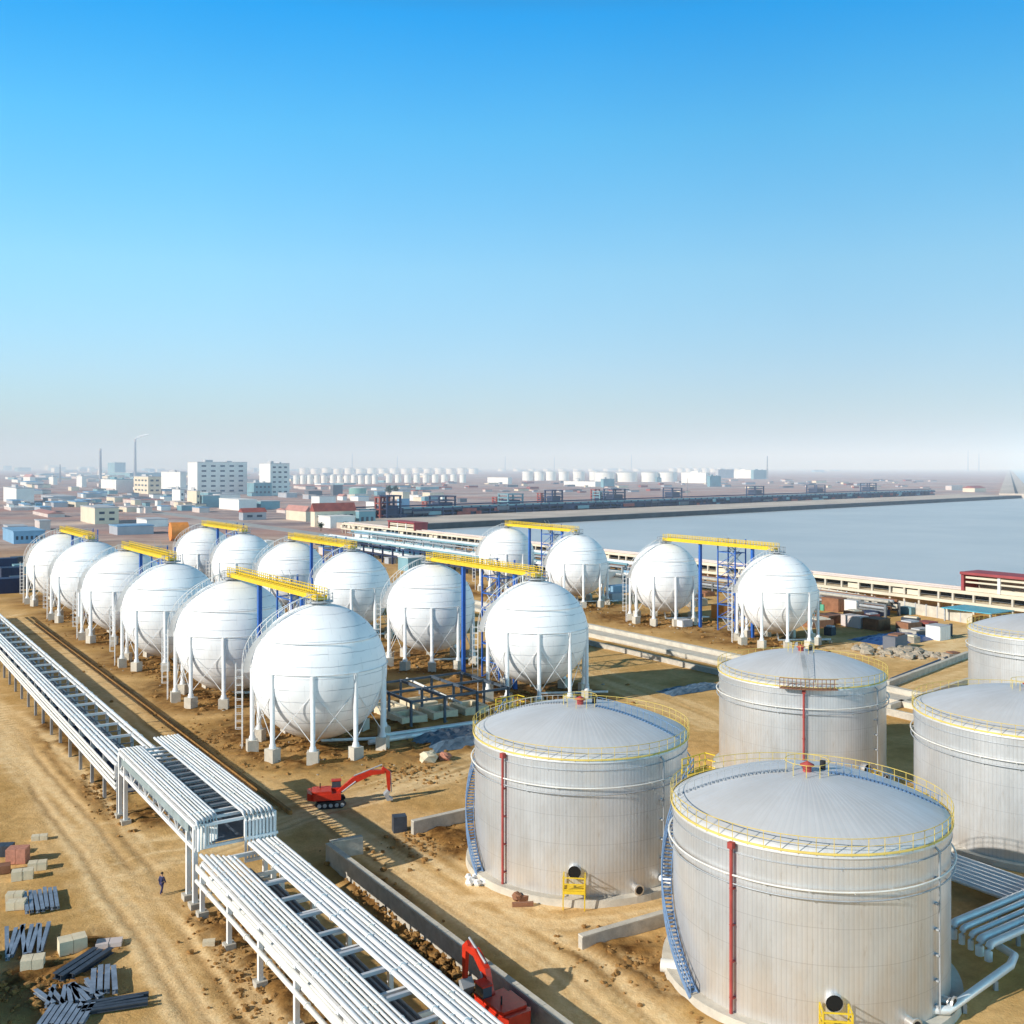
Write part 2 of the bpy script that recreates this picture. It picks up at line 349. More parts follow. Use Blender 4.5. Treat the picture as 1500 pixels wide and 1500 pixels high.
def build_ground():
    def axis(lo, hi, st, far_lo, far_hi, g):
        a = list(np.arange(lo, hi, st)); d = st; x = a[-1]; up = []
        while x < far_hi: d *= g; x += d; up.append(x)
        d = st; x = a[0]; dn = []
        while x > far_lo: d *= g; x -= d; dn.append(x)
        return np.array(dn[::-1] + a + up)
    xs = axis(-58, 32, 0.3, -9000, 9000, 1.05); ys = axis(46, 128, 0.3, -40, 20000, 1.02)
    X, Y = np.meshgrid(xs, ys); sh = X.shape
    A = X * V.x + Y * V.y; B = X * U.x + Y * U.y
    n1 = fbm(X * 0.09, Y * 0.09, 3, 4); n2 = fbm(X * 0.35, Y * 0.35, 17, 4); n3 = fbm(X * 1.4, Y * 1.4, 29, 3)
    near = 1 - sstep(260, 420, Y)
    track = np.zeros(sh); dark = np.zeros(sh); rut = np.zeros(sh)
    def road(px, w, amt, gauge=1.9, ruts=True):
        nonlocal track, rut
        d0, sd, al = path_dist(X, Y, P2(px), True)
        d = d0 + (n2 - 0.5) * w * 0.7
        m = amt * (1 - sstep(w * 0.5, w, d)); sd = sd + (n1 - 0.5) * 1.6
        st = fbm(sd * 1.1 + 40, al * 0.035, len(px) * 7 + int(abs(px[0][0])), 3)
        track = np.maximum(track, m * (0.25 + 1.3 * sstep(0.32, 0.68, st))); track = np.minimum(track, 1.0)
        if ruts:
            for gg in (-2.1, -1.0, 0.9, 2.3):
                e = np.exp(-((sd - gg) / 0.28) ** 2) * m
                rut = np.maximum(rut, e * (0.25 + 0.75 * sstep(0.35, 0.6, vnoise(al * 0.07 + gg * 9, sd * 0.2, 5))))
    road([(-90, 985), (20, 1080), (110, 1190), (180, 1280), (240, 1370), (330, 1500), (420, 1640)], 5.2, 1.0)
    road([(175, 1265), (230, 1250), (300, 1240), (420, 1195), (560, 1158), (690, 1118), (800, 1090)], 5.0, 0.75)
    road([(470, 1180), (600, 1265), (700, 1330), (850, 1420), (960, 1520)], 5.0, 0.7)
    road([(700, 1330), (830, 1345), (960, 1322), (1010, 1310)], 3.5, 0.75)
    road([(150, 1215), (200, 1300), (215, 1340)], 3.0, 0.5)
    road([(0, 893), (80, 945), (160, 1010), (260, 1085), (340, 1130), (420, 1175)], 3.2, 0.55)
    road([(700, 930), (900, 1000), (1050, 1060)], 6, 0.4)
    road([(1200, 940), (1330, 960), (1420, 930), (1490, 910)], 9, 0.7, ruts=False)
    road([(1310, 1010), (1390, 985), (1500, 950)], 6, 0.6, ruts=False)
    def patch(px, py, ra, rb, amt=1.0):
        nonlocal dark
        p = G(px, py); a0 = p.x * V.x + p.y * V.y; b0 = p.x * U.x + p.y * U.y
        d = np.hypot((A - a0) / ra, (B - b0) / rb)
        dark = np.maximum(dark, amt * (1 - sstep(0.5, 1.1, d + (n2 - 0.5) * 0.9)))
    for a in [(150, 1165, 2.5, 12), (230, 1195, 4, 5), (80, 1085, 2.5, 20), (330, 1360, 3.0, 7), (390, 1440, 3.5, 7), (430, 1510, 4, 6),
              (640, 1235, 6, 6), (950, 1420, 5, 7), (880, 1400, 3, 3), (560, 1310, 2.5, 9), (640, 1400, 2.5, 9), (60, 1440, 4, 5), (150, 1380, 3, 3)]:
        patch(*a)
    # churned soil under the sphere rows, coloured darker to add to the shade there
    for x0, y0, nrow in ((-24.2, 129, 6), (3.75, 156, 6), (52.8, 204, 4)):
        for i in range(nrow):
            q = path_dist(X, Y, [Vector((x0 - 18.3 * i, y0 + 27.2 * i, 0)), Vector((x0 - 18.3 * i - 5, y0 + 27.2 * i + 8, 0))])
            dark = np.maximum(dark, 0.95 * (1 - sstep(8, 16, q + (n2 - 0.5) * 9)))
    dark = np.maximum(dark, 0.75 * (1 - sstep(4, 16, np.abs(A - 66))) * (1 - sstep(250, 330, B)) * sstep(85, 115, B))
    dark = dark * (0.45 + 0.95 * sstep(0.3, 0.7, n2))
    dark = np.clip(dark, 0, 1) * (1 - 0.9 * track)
    rut = rut * near
    far = sstep(280, 620, Y + 0.3 * np.abs(X))
    Z = (n1 - 0.5) * 0.25 * near * (1 - track * 0.8) + dark * (n2 - 0.35) * 0.8 * near * (1 - sstep(120, 170, Y)) + dark * (n3 - 0.5) * 0.35 * near - rut * 0.10 + (n3 - 0.5) * 0.10 * near
    # keep tank, sphere and rack footings tidy; sink the trench between the rack and the wall
    Z -= 0.5 * np.exp(-((A - 34.8) / 2.2) ** 2) * (1 - sstep(78, 88, B)) * near
    Z = np.where(Y > 420, 0.0, Z)
    nx, ny = len(xs), len(ys)
    verts = np.stack([X.ravel(), Y.ravel(), Z.ravel()], 1)
    idx = np.arange(nx * ny).reshape(ny, nx)
    faces = np.stack([idx[:-1, :-1].ravel(), idx[:-1, 1:].ravel(), idx[1:, 1:].ravel(), idx[1:, :-1].ravel()], 1)
    me = bpy.data.meshes.new('ground')
    me.vertices.add(len(verts)); me.vertices.foreach_set('co', verts.ravel())
    me.loops.add(faces.size); me.loops.foreach_set('vertex_index', faces.ravel())
    me.polygons.add(len(faces)); me.polygons.foreach_set('loop_start', np.arange(0, faces.size, 4))
    me.polygons.foreach_set('loop_total', np.full(len(faces), 4)); me.update(); me.validate()
    me.polygons.foreach_set('use_smooth', np.ones(len(faces), dtype=bool))
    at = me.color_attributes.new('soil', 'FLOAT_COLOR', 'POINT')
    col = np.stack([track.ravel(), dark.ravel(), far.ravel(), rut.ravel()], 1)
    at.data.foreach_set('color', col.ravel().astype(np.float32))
    o = bpy.data.objects.new('ground', me); C.objects.link(o); tag(o, kind='structure')
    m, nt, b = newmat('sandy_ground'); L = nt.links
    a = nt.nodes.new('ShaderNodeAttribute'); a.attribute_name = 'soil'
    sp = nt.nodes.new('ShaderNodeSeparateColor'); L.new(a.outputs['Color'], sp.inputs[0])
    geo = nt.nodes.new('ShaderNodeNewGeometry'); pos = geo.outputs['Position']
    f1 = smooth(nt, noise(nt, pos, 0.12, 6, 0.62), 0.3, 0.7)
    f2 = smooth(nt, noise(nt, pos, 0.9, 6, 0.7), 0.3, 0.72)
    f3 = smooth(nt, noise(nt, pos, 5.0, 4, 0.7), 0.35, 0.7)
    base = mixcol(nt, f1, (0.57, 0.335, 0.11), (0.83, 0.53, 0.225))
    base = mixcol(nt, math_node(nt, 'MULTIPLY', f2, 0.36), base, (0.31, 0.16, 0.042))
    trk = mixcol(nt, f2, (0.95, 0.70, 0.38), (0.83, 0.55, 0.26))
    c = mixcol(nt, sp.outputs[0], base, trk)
    drk = mixcol(nt, f2, (0.075, 0.03, 0.008), (0.36, 0.185, 0.055))  # churned soil tone, pushed darker to deepen shade beneath the spheres
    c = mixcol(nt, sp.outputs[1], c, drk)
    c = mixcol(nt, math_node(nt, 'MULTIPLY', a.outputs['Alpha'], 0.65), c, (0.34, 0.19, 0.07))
    c = mixcol(nt, math_node(nt, 'MULTIPLY', f3, 0.13), c, (0.20, 0.11, 0.03))
    mp = nt.nodes.new('ShaderNodeMapping'); mp.inputs['Scale'].default_value = (0.006, 0.022, 1); mp.inputs['Rotation'].default_value = (0, 0, -0.6)
    L.new(pos, mp.inputs['Vector'])
    f4 = smooth(nt, noise(nt, mp.outputs[0], 1.0, 7, 0.65), 0.3, 0.7)
    f5 = smooth(nt, noise(nt, pos, 0.028, 7, 0.75), 0.40, 0.66)
    fc = mixcol(nt, f4, (0.34, 0.25, 0.24), (0.70, 0.56, 0.48))
    fc = mixcol(nt, math_node(nt, 'MULTIPLY', f5, 0.7), fc, (0.20, 0.155, 0.17))
    f6 = smooth(nt, noise(nt, mp.outputs[0], 0.45, 4, 0.6), 0.46, 0.62)
    fc = mixcol(nt, math_node(nt, 'MULTIPLY', f6, 0.6), fc, (0.50, 0.26, 0.20))
    c = mixcol(nt, sp.outputs[2], c, fc)
    L.new(c, b.inputs['Base Color']); b.inputs['Roughness'].default_value = 0.95; b.inputs['Specular IOR Level'].default_value = 0.1
    bp = nt.nodes.new('ShaderNodeBump'); bp.inputs['Strength'].default_value = 0.35; bp.inputs['Distance'].default_value = 0.25
    hh = math_node(nt, 'ADD', math_node(nt, 'MULTIPLY', f2, 0.6), math_node(nt, 'MULTIPLY', f3, 0.25))
    L.new(hh, bp.inputs['Height']); L.new(bp.outputs['Normal'], b.inputs['Normal'])
    me.materials.append(m)
build_ground()

# clods and stones scattered over churned soil (nobody could count them)
def scatter(name, m, label, spots, n, r0, r1, seed):
    q = random.Random(seed); mb = MB()
    for k in range(n):
        a, b, ra, rb = spots[q.randrange(len(spots))]
        p = S(a + q.gauss(0, ra * 0.5), b + q.gauss(0, rb * 0.5))
        r = q.uniform(r0, r1) * (0.6 + q.random() ** 3)
        mb.blob((p.x, p.y, r * 0.25), r, seed * 1000 + k, 0.35, 6, 4, 0.7)
    o = mb.build(name, m); tag(o, label, 'rubble', kind='stuff'); return o
def ab(px, py): p = G(px, py); return (p.dot(V), p.dot(U))
sp = []
for px, py, ra, rb in [(150, 1165, 2, 10), (230, 1195, 3, 4), (330, 1360, 2.5, 6), (390, 1440, 3, 6), (640, 1235, 5, 5), (950, 1420, 4, 6), (560, 1310, 1.5, 8),
                       (640, 1400, 1.5, 8), (60, 1440, 4, 4), (700, 1460, 1.5, 5), (600, 1130, 6, 6), (330, 1090, 3, 14), (230, 985, 3, 20)]:
    a, b = ab(px, py); sp.append((a, b, ra, rb))
scatter('soil_clods', M['clod'], 'brown clods of soil strewn over the churned ground of the yard', sp, 2600, 0.07, 0.26, 5)
sp2 = []
for x0, y0, nrow in ((-24.2, 129, 5), (3.75, 156, 4), (52.8, 204, 3)):
    for i in range(nrow):
        p = Vector((x0 - 18.3 * i, y0 + 27.2 * i, 0)); sp2.append((p.dot(V), p.dot(U), 11, 14))
scatter('debris_heaps', M['clod'], 'scattered brown soil lumps and rubble beneath the white spherical tanks', sp2, 2600, 0.10, 0.36, 6)
scatter('pale_litter', M['stone'], 'pale scraps and stones littering the soil beneath the white spherical tanks', sp2, 500, 0.10, 0.26, 9)
scatter('stone_heap', M['stone'], 'grey heap of stones at the edge of the yard behind the tanks', [(*ab(1300, 957), 3, 7), (*ab(1330, 955), 2, 5)], 160, 0.4, 1.0, 8)

# ------------------------------------------------------------------ sea, far shore, roads
def sheet(name, pts, z, m, kind='structure'):
    mb = MB(); mb.add([(p[0], p[1], z) for p in pts], [tuple(range(len(pts)))])
    o = mb.build(name, m); tag(o, kind=kind); return o
def sea_mat():
    m, nt, b = newmat('sea_water'); L = nt.links
    geo = nt.nodes.new('ShaderNodeNewGeometry')
    f = smooth(nt, noise(nt, geo.outputs['Position'], 0.012, 5), 0.3, 0.7)
    c = mixcol(nt, f, (0.50, 0.53, 0.535), (0.61, 0.625, 0.615))
    L.new(c, b.inputs['Base Color']); b.inputs['Roughness'].default_value = 0.35
    bp = nt.nodes.new('ShaderNodeBump'); bp.inputs['Strength'].default_value = 0.35; bp.inputs['Distance'].default_value = 0.5
    L.new(noise(nt, geo.outputs['Position'], 0.5, 5), bp.inputs['Height']); L.new(bp.outputs['Normal'], b.inputs['Normal'])
    return m
e0, e1 = G(560, 779), G(1500, 729.5)
ed = (e1 - e0).normalized(); en = Vector((-ed.y, ed.x, 0))      # en points inland
tip = e0 + ed * ((e1 - e0).length * 0.985)
cd = Vector((0.4853, 1, 0)).normalized()
far_end = tip + cd * 15000
sea_pts = [S(250, 20), S(250, 470), e0 - en * 2 + ed * 20, tip + en * 0, far_end, Vector((19000, 14000, 0)), Vector((9000, 400, 0)), Vector((900, -200, 0))]
sheet('sea', sea_pts, 0.08, sea_mat())
def strip(name, p, q, w, z0, z1, m, kind='structure'):
    d = (q - p).normalized(); n = Vector((-d.y, d.x, 0)); mb = MB()
    mb.prism([(p + n * w / 2).xy[:], (p - n * w / 2).xy[:], (q - n * w / 2).xy[:], (q + n * w / 2).xy[:]], z0, z1)
    o = mb.build(name, m); tag(o, kind=kind); return o
strip('sea_wall', e0, tip, 5, 0.0, 3.2, M['quayface'])
strip('embankment', e0 + en * 35.1, tip + en * 35.1, 65, 0.0, 3.3, M['embank'])
strip('causeway', tip - ed * 10 + cd * 8, tip - ed * 10 + cd * 9000, 34, 0.0, 5.2, M['embank'])
strip('causeway_road', tip - ed * 8 + cd * 8, tip - ed * 8 + cd * 9000, 3, 5.2, 5.6, M['quayface'])
strip('causeway_rocks', tip + ed * 14 + cd * 8, tip + ed * 14 + cd * 9000, 12, 0.0, 3.5, M['quayface'])
strip('beach', S(243, 60), S(243, 480), 20, 0.0, 0.35, M['quay'])
strip('service_road', S(211, 240), S(211, 900), 12, 0.0, 0.05, M['road'])
strip('yard_road', S(134, 40), S(134, 330), 5.0, 0.0, 0.13, M['concrete2'])

# ------------------------------------------------------------------ spherical tanks
def make_sphere(R, Zc, ang_ladder, name='spherical_tank'):
    t = thing(name, 'x', 'tank')
    prof = [(max(0.001, R * math.sin(PI * j / 48)), -R * math.cos(PI * j / 48)) for j in range(49)]
    MB().lathe(prof, 96).build('shell', M['sphere'], t, (0, 0, Zc))
    n = 10; legs = []
    for i in range(n):
        a = 2 * PI * (i + 0.5) / n + 0.1; x, y = (R - 0.05) * math.cos(a), (R - 0.05) * math.sin(a); legs.append((x, y))
        mb = MB(); mb.tube([(x, y, 1.5), (x, y, 2.0), (x, y, 2.05), (x, y, Zc + 0.9)], [0.45, 0.36, 0.28, 0.28], 12)
        lg = mb.build('leg', M['white'], t)
        MB().box((x, y, 0.7), (1.35, 1.35, 1.65), a).build('footing', M['concrete2'], lg)
    mb = MB()
    for i in range(n):
        a, b = legs[i], legs[(i + 1) % n]
        mb.bar((a[0], a[1], 2.2), (b[0], b[1], Zc - 1.2), 0.07); mb.bar((a[0], a[1], Zc - 1.2), (b[0], b[1], 2.2), 0.07)
    mb.build('bracing', M['white'], t)
    # spiral stair over the upper half, with rails, ending on the crown platform
    mb = MB(); N = 46; pin = []; pout = []
    for k in range(N + 1):
        ph = (k / N) * math.radians(82); a = ang_ladder + 0.75 * (k / N)
        for lst, rr in ((pin, R + 0.12), (pout, R + 0.95)):
            lst.append(Vector((rr * math.cos(ph) * math.cos(a), rr * math.cos(ph) * math.sin(a), Zc + (R + 0.12) * math.sin(ph))))
    for k in range(N):
        mb.add([pin[k], pout[k], pout[k + 1], pin[k + 1]], [(0, 1, 2, 3)])
    for lst in (pin, pout):
        mb.tube([p + Vector((0, 0, 1.0)) + p.normalized() * 0.2 for p in lst], 0.045, 5)
        for k in range(0, N + 1, 3): mb.bar(lst[k], lst[k] + Vector((0, 0, 1.0)) + lst[k].normalized() * 0.2, 0.05)
    mb.build('spiral_stair', M['white'], t)
    mb = MB(); cx, cy = (R + 1.1) * math.cos(ang_ladder), (R + 1.1) * math.sin(ang_ladder)
    px, py = -math.sin(ang_ladder), math.cos(ang_ladder)
    for s in (-0.4, 0.4): mb.bar((cx + px * s, cy + py * s, 0), (cx + px * s, cy + py * s, Zc + 1.2), 0.09)
    z = 0.4
    while z < Zc: mb.bar((cx - px * 0.4, cy - py * 0.4, z), (cx + px * 0.4, cy + py * 0.4, z), 0.05); z += 0.4
    ox, oy = 0.8 * math.cos(ang_ladder), 0.8 * math.sin(ang_ladder)
    for s in (-0.4, 0.4): mb.bar((cx + px * s + ox, cy + py * s + oy, 2.5), (cx + px * s + ox, cy + py * s + oy, Zc + 1.2), 0.05)
    z = 2.5
    while z < Zc + 1:
        for s in (-0.4, 0.4): mb.bar((cx + px * s, cy + py * s, z), (cx + px * s + ox, cy + py * s + oy, z), 0.05)
        mb.bar((cx + px * 0.4 + ox, cy + py * 0.4 + oy, z), (cx - px * 0.4 + ox, cy - py * 0.4 + oy, z), 0.05); z += 0.9
    mb.build('ladder', M['white'], t)
    mb = MB(); mb.lathe([(0.001, 0.35), (1.7, 0.35), (1.7, 0.2), (0.001, 0.2)], 16, (0, 0, Zc + R))
    for k in range(12):
        a = 2 * PI * k / 12; mb.bar((1.65 * math.cos(a), 1.65 * math.sin(a), Zc + R + 0.3), (1.65 * math.cos(a), 1.65 * math.sin(a), Zc + R + 1.3), 0.05)
    mb.ring(1.65, Zc + R + 1.3, 0.04, 16, 5); mb.ring(1.65, Zc + R + 0.8, 0.03, 16, 5)
    mb.tube([(0.4, 0.3, Zc + R - 0.1), (0.4, 0.3, Zc + R + 1.1)], 0.25, 8); mb.tube([(-0.5, -0.2, Zc + R - 0.1), (-0.5, -0.2, Zc + R + 0.9)], 0.18, 8)
    mb.build('crown_platform', M['grey'], t)
    mb = MB(); mb.tube([(0, 0, Zc - R + 0.2), (0, 0, Zc - R - 0.2), (0.3, 0, 0.55), (R * 0.7, 1.0, 0.5), (R + 3, 2.0, 0.5)], 0.2, 8)
    mb.build('outlet_pipe', M['white'], t)
    mb = MB(); mb.ring(R + 0.06, Zc + 0.95, 0.05, 72, 5); mb.ring(R * math.cos(0.55) + 0.2, Zc + R * math.sin(0.55) + 0.1, 0.06, 72, 5); mb.build('spray_ring', M['white'], t)
    return t
ROWS = {'left': [(-24.2 - 18.4 * i, 129 + 27.2 * i) for i in range(6)],
        'middle': [(3.75 - 18.27 * i, 156 + 27.2 * i) for i in range(6)],
        'right': [(52.8 - 18.1 * i, 204 + 29.0 * i) for i in range(4)]}
protoA = make_sphere(8.4, 9.4, math.radians(190)); protoB = make_sphere(7.85, 9.88, math.radians(185))
usedA = usedB = False
for row, pts in ROWS.items():
    for i, (x, y) in enumerate(pts):
        if row == 'left': o = protoA if not usedA else copy_tree(protoA); usedA = True
        else: o = protoB if not usedB else copy_tree(protoB); usedB = True
        o.location = (x, y, 0); o.rotation_euler.z = rnd.uniform(-0.12, 0.12)
        n = len(pts)
        where = ('nearest the camera' if i == 0 else 'farthest away' if i == n - 1 else ORD[i] + ' from the near end')
        tag(o, 'white spherical gas tank on ten legs, %s in the %s row' % (where, {'left': 'left-hand', 'middle': 'middle', 'right': 'right-hand'}[row]), 'tank', 'white spherical tanks in three rows')

# ------------------------------------------------------------------ walkway bridges with stair towers
def make_bridge(L, zt):
    t = thing('walkway_bridge', 'x', 'walkway')
    mb = MB(); mb.box((0, 0, zt - 0.2), (1.5, L, 0.4)); mb.build('deck', M['yellow'], t)
    for s in (-1, 1):
        mb = MB()
        for z in (0.35, 0.7, 1.05): mb.bar((s * 0.72, -L / 2, zt + z), (s * 0.72, L / 2, zt + z), 0.07)
        mb.box((s * 0.72, 0, zt + 0.11), (0.05, L, 0.22))
        k = -L / 2
        while k <= L / 2 + 0.01: mb.bar((s * 0.72, k, zt), (s * 0.72, k, zt + 1.05), 0.07); k += 0.8
        mb.build('railing', M['yellow'], t)
    for yy in (-L * 0.30, L * 0.16):
        MB().box((0.2, yy, (zt - 0.4) / 2), (0.55, 0.55, zt - 0.4)).build('column', M['blue'], t)
    x0, y0 = 2.6, -L * 0.05; w, d = 1.5, 2.6
    mb = MB()
    for sx in (-w, w):
        for sy in (-d, d): mb.bar((x0 + sx, y0 + sy, 0), (x0 + sx, y0 + sy, zt + 1), 0.22)
    z = 2.8; k = 0
    while z < zt:
        for sx in (-w, w): mb.bar((x0 + sx, y0 - d, z), (x0 + sx, y0 + d, z), 0.15)
        for sy in (-d, d): mb.bar((x0 - w, y0 + sy, z), (x0 + w, y0 + sy, z), 0.15)
        mb.bar((x0 + w, y0 - d, z - 2.8), (x0 + w, y0 + d, z), 0.1); mb.bar((x0 - w, y0 + d, z - 2.8), (x0 - w, y0 - d, z), 0.1)
        z += 2.8
    mb.build('stair_tower', M['blue'], t)
    mb = MB(); z = 0; k = 0
    while z + 2.8 < zt + 1:
        a, b = (-d + 0.9, d - 0.9) if k % 2 == 0 else (d - 0.9, -d + 0.9); xx = x0 + (-0.7 if k % 2 == 0 else 0.7)
        for j in range(12): mb.box((xx, y0 + a + (b - a) * (j + 0.5) / 12, z + 2.8 * (j + 0.5) / 12), (1.1, 0.34, 0.06))
        for s in (-0.55, 0.55):
            mb.bar((xx + s, y0 + a, z), (xx + s, y0 + b, z + 2.8), 0.05, 0.22); mb.bar((xx + s, y0 + a, z + 1), (xx + s, y0 + b, z + 3.8), 0.05)
        mb.box((x0, y0 + (d - 0.45 if k % 2 == 0 else -d + 0.45), z + 2.8), (2.8, 0.9, 0.08)); z += 2.8; k += 1
    mb.build('stair_flight', M['grey'], t)
    return t
bproto = make_bridge(34.0, 18.7); first = True
for row, pts in ROWS.items():
    for k in range(0, len(pts), 2):
        a, b = pts[k], pts[k + 1]
        o = bproto if first else copy_tree(bproto); first = False
        o.location = ((a[0] + b[0]) / 2, (a[1] + b[1]) / 2, 0)
        o.rotation_euler.z = math.atan2(-(b[0] - a[0]), b[1] - a[1])
        end = ['nearest pair', 'second pair back', 'farthest pair'][k // 2]
        if len(pts) == 4 and k == 2: end = 'farther pair'
        if len(pts) == 4 and k == 0: end = 'nearer pair'
        tag(o, 'yellow walkway bridge and blue stair tower over the %s in the %s row' % (end, {'left': 'left-hand', 'middle': 'middle', 'right': 'right-hand'}[row]), 'walkway', 'yellow bridges between the spheres')

# ------------------------------------------------------------------ cylindrical tanks
def make_tank(name, label, loc, R, h=11.5, red=225, man=263.5, stair=207, platform=None, roofdir=-8, stairs=True):
    t = thing(name, label, 'tank', loc, 0, 'aluminium clad storage tanks')
    R2 = math.radians
    MB().lathe([(R - 0.2, 0.55), (R + 0.75, 0.55), (R + 0.85, -0.3)], 96, sm=False).build('foundation_ring', M['concrete2'], t)
    MB().lathe([(R, 0.5), (R, h)], 180).build('shell', M['clad'], t)
    prof = []; rise = 2.3
    for j in range(15):
        f = 1 - j / 14; prof.append((max(0.001, (R + 0.12) * f), h + 0.02 + rise * (1 - f ** 2)))
    MB().lathe([(R + 0.12, h - 0.25)] + prof, 120).build('roof', M['cladroof'], t)
    mb = MB(); Rr = R + 0.16
    n = 56
    for i in range(n):
        a = 2 * PI * i / n; mb.bar((Rr * math.cos(a), Rr * math.sin(a), h - 0.1), (Rr * math.cos(a), Rr * math.sin(a), h + 1.0), 0.036)
    mb.ring(Rr, h + 1.0, 0.028, 96, 5); mb.ring(Rr, h + 0.55, 0.02, 96, 5); mb.lathe([(Rr + 0.03, h - 0.04), (Rr + 0.03, h + 0.10), (Rr - 0.02, h + 0.10)], 96)
    mb.build('railing', M['railyellow'], t)
    for z, r, off in ((h - 0.85, 0.03, 0.06), (h - 2.2, 0.065, 0.30), (h - 2.75, 0.055, 0.26)):
        mb = MB(); mb.ring(R + off, z, r, 110, 6)
        for i in range(22):
            a = 2 * PI * i / 22 + z; mb.bar((R * math.cos(a), R * math.sin(a), z - 0.12), ((R + off) * math.cos(a), (R + off) * math.sin(a), z - 0.1), 0.06)
        mb.build('ring_pipe', M['cream'] if r > 0.06 else M['grey'], t)
    a = R2(red); c, s = math.cos(a), math.sin(a)
    mb = MB(); mb.tube([((R + 0.3) * c, (R + 0.3) * s, 0.2), ((R + 0.3) * c, (R + 0.3) * s, h - 0.4)], 0.115, 10)
    mb.box(((R + 0.3) * c, (R + 0.3) * s, h - 0.35), (0.36, 0.36, 0.4), a)
    z = 1.5
    while z < h - 1: mb.ring(0.2, 0, 0.02, 4, 4) if False else mb.box(((R + 0.15) * c, (R + 0.15) * s, z), (0.32, 0.3, 0.06), a); z += 2.3
    mb.build('fire_riser', M['redpipe'], t)
    # manway and its yellow platform
    a = R2(man); c, s = math.cos(a), math.sin(a); o = Vector((c, s, 0)); tt = Vector((-s, c, 0))
    mb = MB(); mb.tube([o * (R - 0.1) + Vector((0, 0, 2.6)), o * (R + 0.35) + Vector((0, 0, 2.6))], 0.52, 20, False)
    mw = mb.build('manway', M['clad'], t)
    MB().tube([o * (R + 0.0) + Vector((0, 0, 2.6)), o * (R + 0.30) + Vector((0, 0, 2.6))], 0.47, 20).build('opening', M['hole'], mw)
    mb = MB(); zc = 1.5; w = 0.85
    def q(x, y, z): return o * (R + 0.15 + y) + tt * x + Vector((0, 0, z))
    mb.add([q(-w, 0, zc), q(w, 0, zc), q(w, 1.2, zc), q(-w, 1.2, zc)], [(0, 1, 2, 3)])
    for x, y in ((-w, 0.05), (w, 0.05), (-w, 1.2), (w, 1.2)): mb.bar(q(x, y, 0), q(x, y, zc + 1.05), 0.09)
    for z in (zc + 0.1, zc + 0.55, zc + 1.05):
        mb.bar(q(-w, 1.2, z), q(w, 1.2, z), 0.08)
        for x in (-w, w): mb.bar(q(x, 0.05, z), q(x, 1.2, z), 0.08)
    mb.bar(q(-w, 1.2, zc - 0.1), q(w, 1.2, zc - 0.1), 0.1, 0.25)
    mb.build('manway_platform', M['yellow'], t)
    # helical stair
    if stairs:
        a0, a1 = R2(stair), R2(stair - 76); N = 60; mb = MB(); rl = MB(); wid = 0.68
        pi = []; po = []
        for k in range(N + 1):
            a = a0 + (a1 - a0) * k / N; z = 0.4 + (h - 0.4) * k / N
            pi.append(Vector(((R + 0.12) * math.cos(a), (R + 0.12) * math.sin(a), z))); po.append(Vector(((R + 0.12 + wid) * math.cos(a), (R + 0.12 + wid) * math.sin(a), z)))
        for k in range(N):
            b0 = pi[k] * 1; zz = Vector((0, 0, 0.02)); dn = Vector((0, 0, -0.05))
            e0, e1 = pi[k], po[k]; f0 = Vector((pi[k + 1].x, pi[k + 1].y, pi[k].z)); f1 = Vector((po[k + 1].x, po[k + 1].y, po[k].z))
            mb.add([e0, e1, f1, f0, e0 + dn, e1 + dn, f1 + dn, f0 + dn], [(0, 1, 2, 3), (7, 6, 5, 4), (0, 4, 5, 1), (1, 5, 6, 2), (2, 6, 7, 3), (3, 7, 4, 0)])
        for k in range(0, N, 1):
            mb.bar(po[k], po[k + 1], 0.06, 0.30); mb.bar(pi[k], pi[k + 1], 0.05, 0.25)
        st = mb.build('spiral_stair', M['stairblue'], t)
        for z in (0.55, 1.05):
            rl.tube([p + Vector((0, 0, z)) for p in po], 0.045, 5)
        for k in range(0, N + 1, 2): rl.bar(po[k], po[k] + Vector((0, 0, 1.05)), 0.06)
        rl.build('handrail', M['stairblue'], st)
        a = a1; mb = MB(); o = Vector((math.cos(a), math.sin(a), 0)); tt = Vector((-math.sin(a), math.cos(a), 0))
        q = [o * (R + 0.1) + tt * 1.0, o * (R + 1.1) + tt * 1.0, o * (R + 1.1) - tt * 1.8, o * (R + 0.1) - tt * 1.8]
        mb.add([v + Vector((0, 0, h)) for v in q], [(0, 1, 2, 3)])
        for z in (h + 0.1, h + 0.6, h + 1.1): mb.bar(q[1] + Vector((0, 0, z)), q[2] + Vector((0, 0, z)), 0.07); mb.bar(q[2] + Vector((0, 0, z)), q[3] + Vector((0, 0, z)), 0.07)
        for k in range(5): p = q[1].lerp(q[2], k / 4); mb.bar(p + Vector((0, 0, h)), p + Vector((0, 0, h + 1.1)), 0.07)
        mb.build('landing', M['yellow'], t)
    if platform is not None:   # narrow service platform on the near rim
        mb = MB(); a0, a1 = R2(platform - 20), R2(platform + 14); N = 14
        for k in range(N):
            p = [a0 + (a1 - a0) * k / N, a0 + (a1 - a0) * (k + 1) / N]; vs = []
            for z in (h - 0.05, h + 0.05):
                for aa, rr in ((p[0], R + 0.2), (p[0], R + 1.0), (p[1], R + 1.0), (p[1], R + 0.2)): vs.append((rr * math.cos(aa), rr * math.sin(aa), z))
            mb.add(vs, [(3, 2, 1, 0), (4, 5, 6, 7), (0, 1, 5, 4), (1, 2, 6, 5), (2, 3, 7, 6), (3, 0, 4, 7)])
            mb.bar(vs[1], (vs[1][0], vs[1][1], h + 1.1), 0.06)
        mb.ring(R + 1.0, h + 1.1, 0.04, 14, 5, a0, a1); mb.ring(R + 1.0, h + 0.6, 0.03, 14, 5, a0, a1)
        mb.build('rim_platform', M['brown'], t)
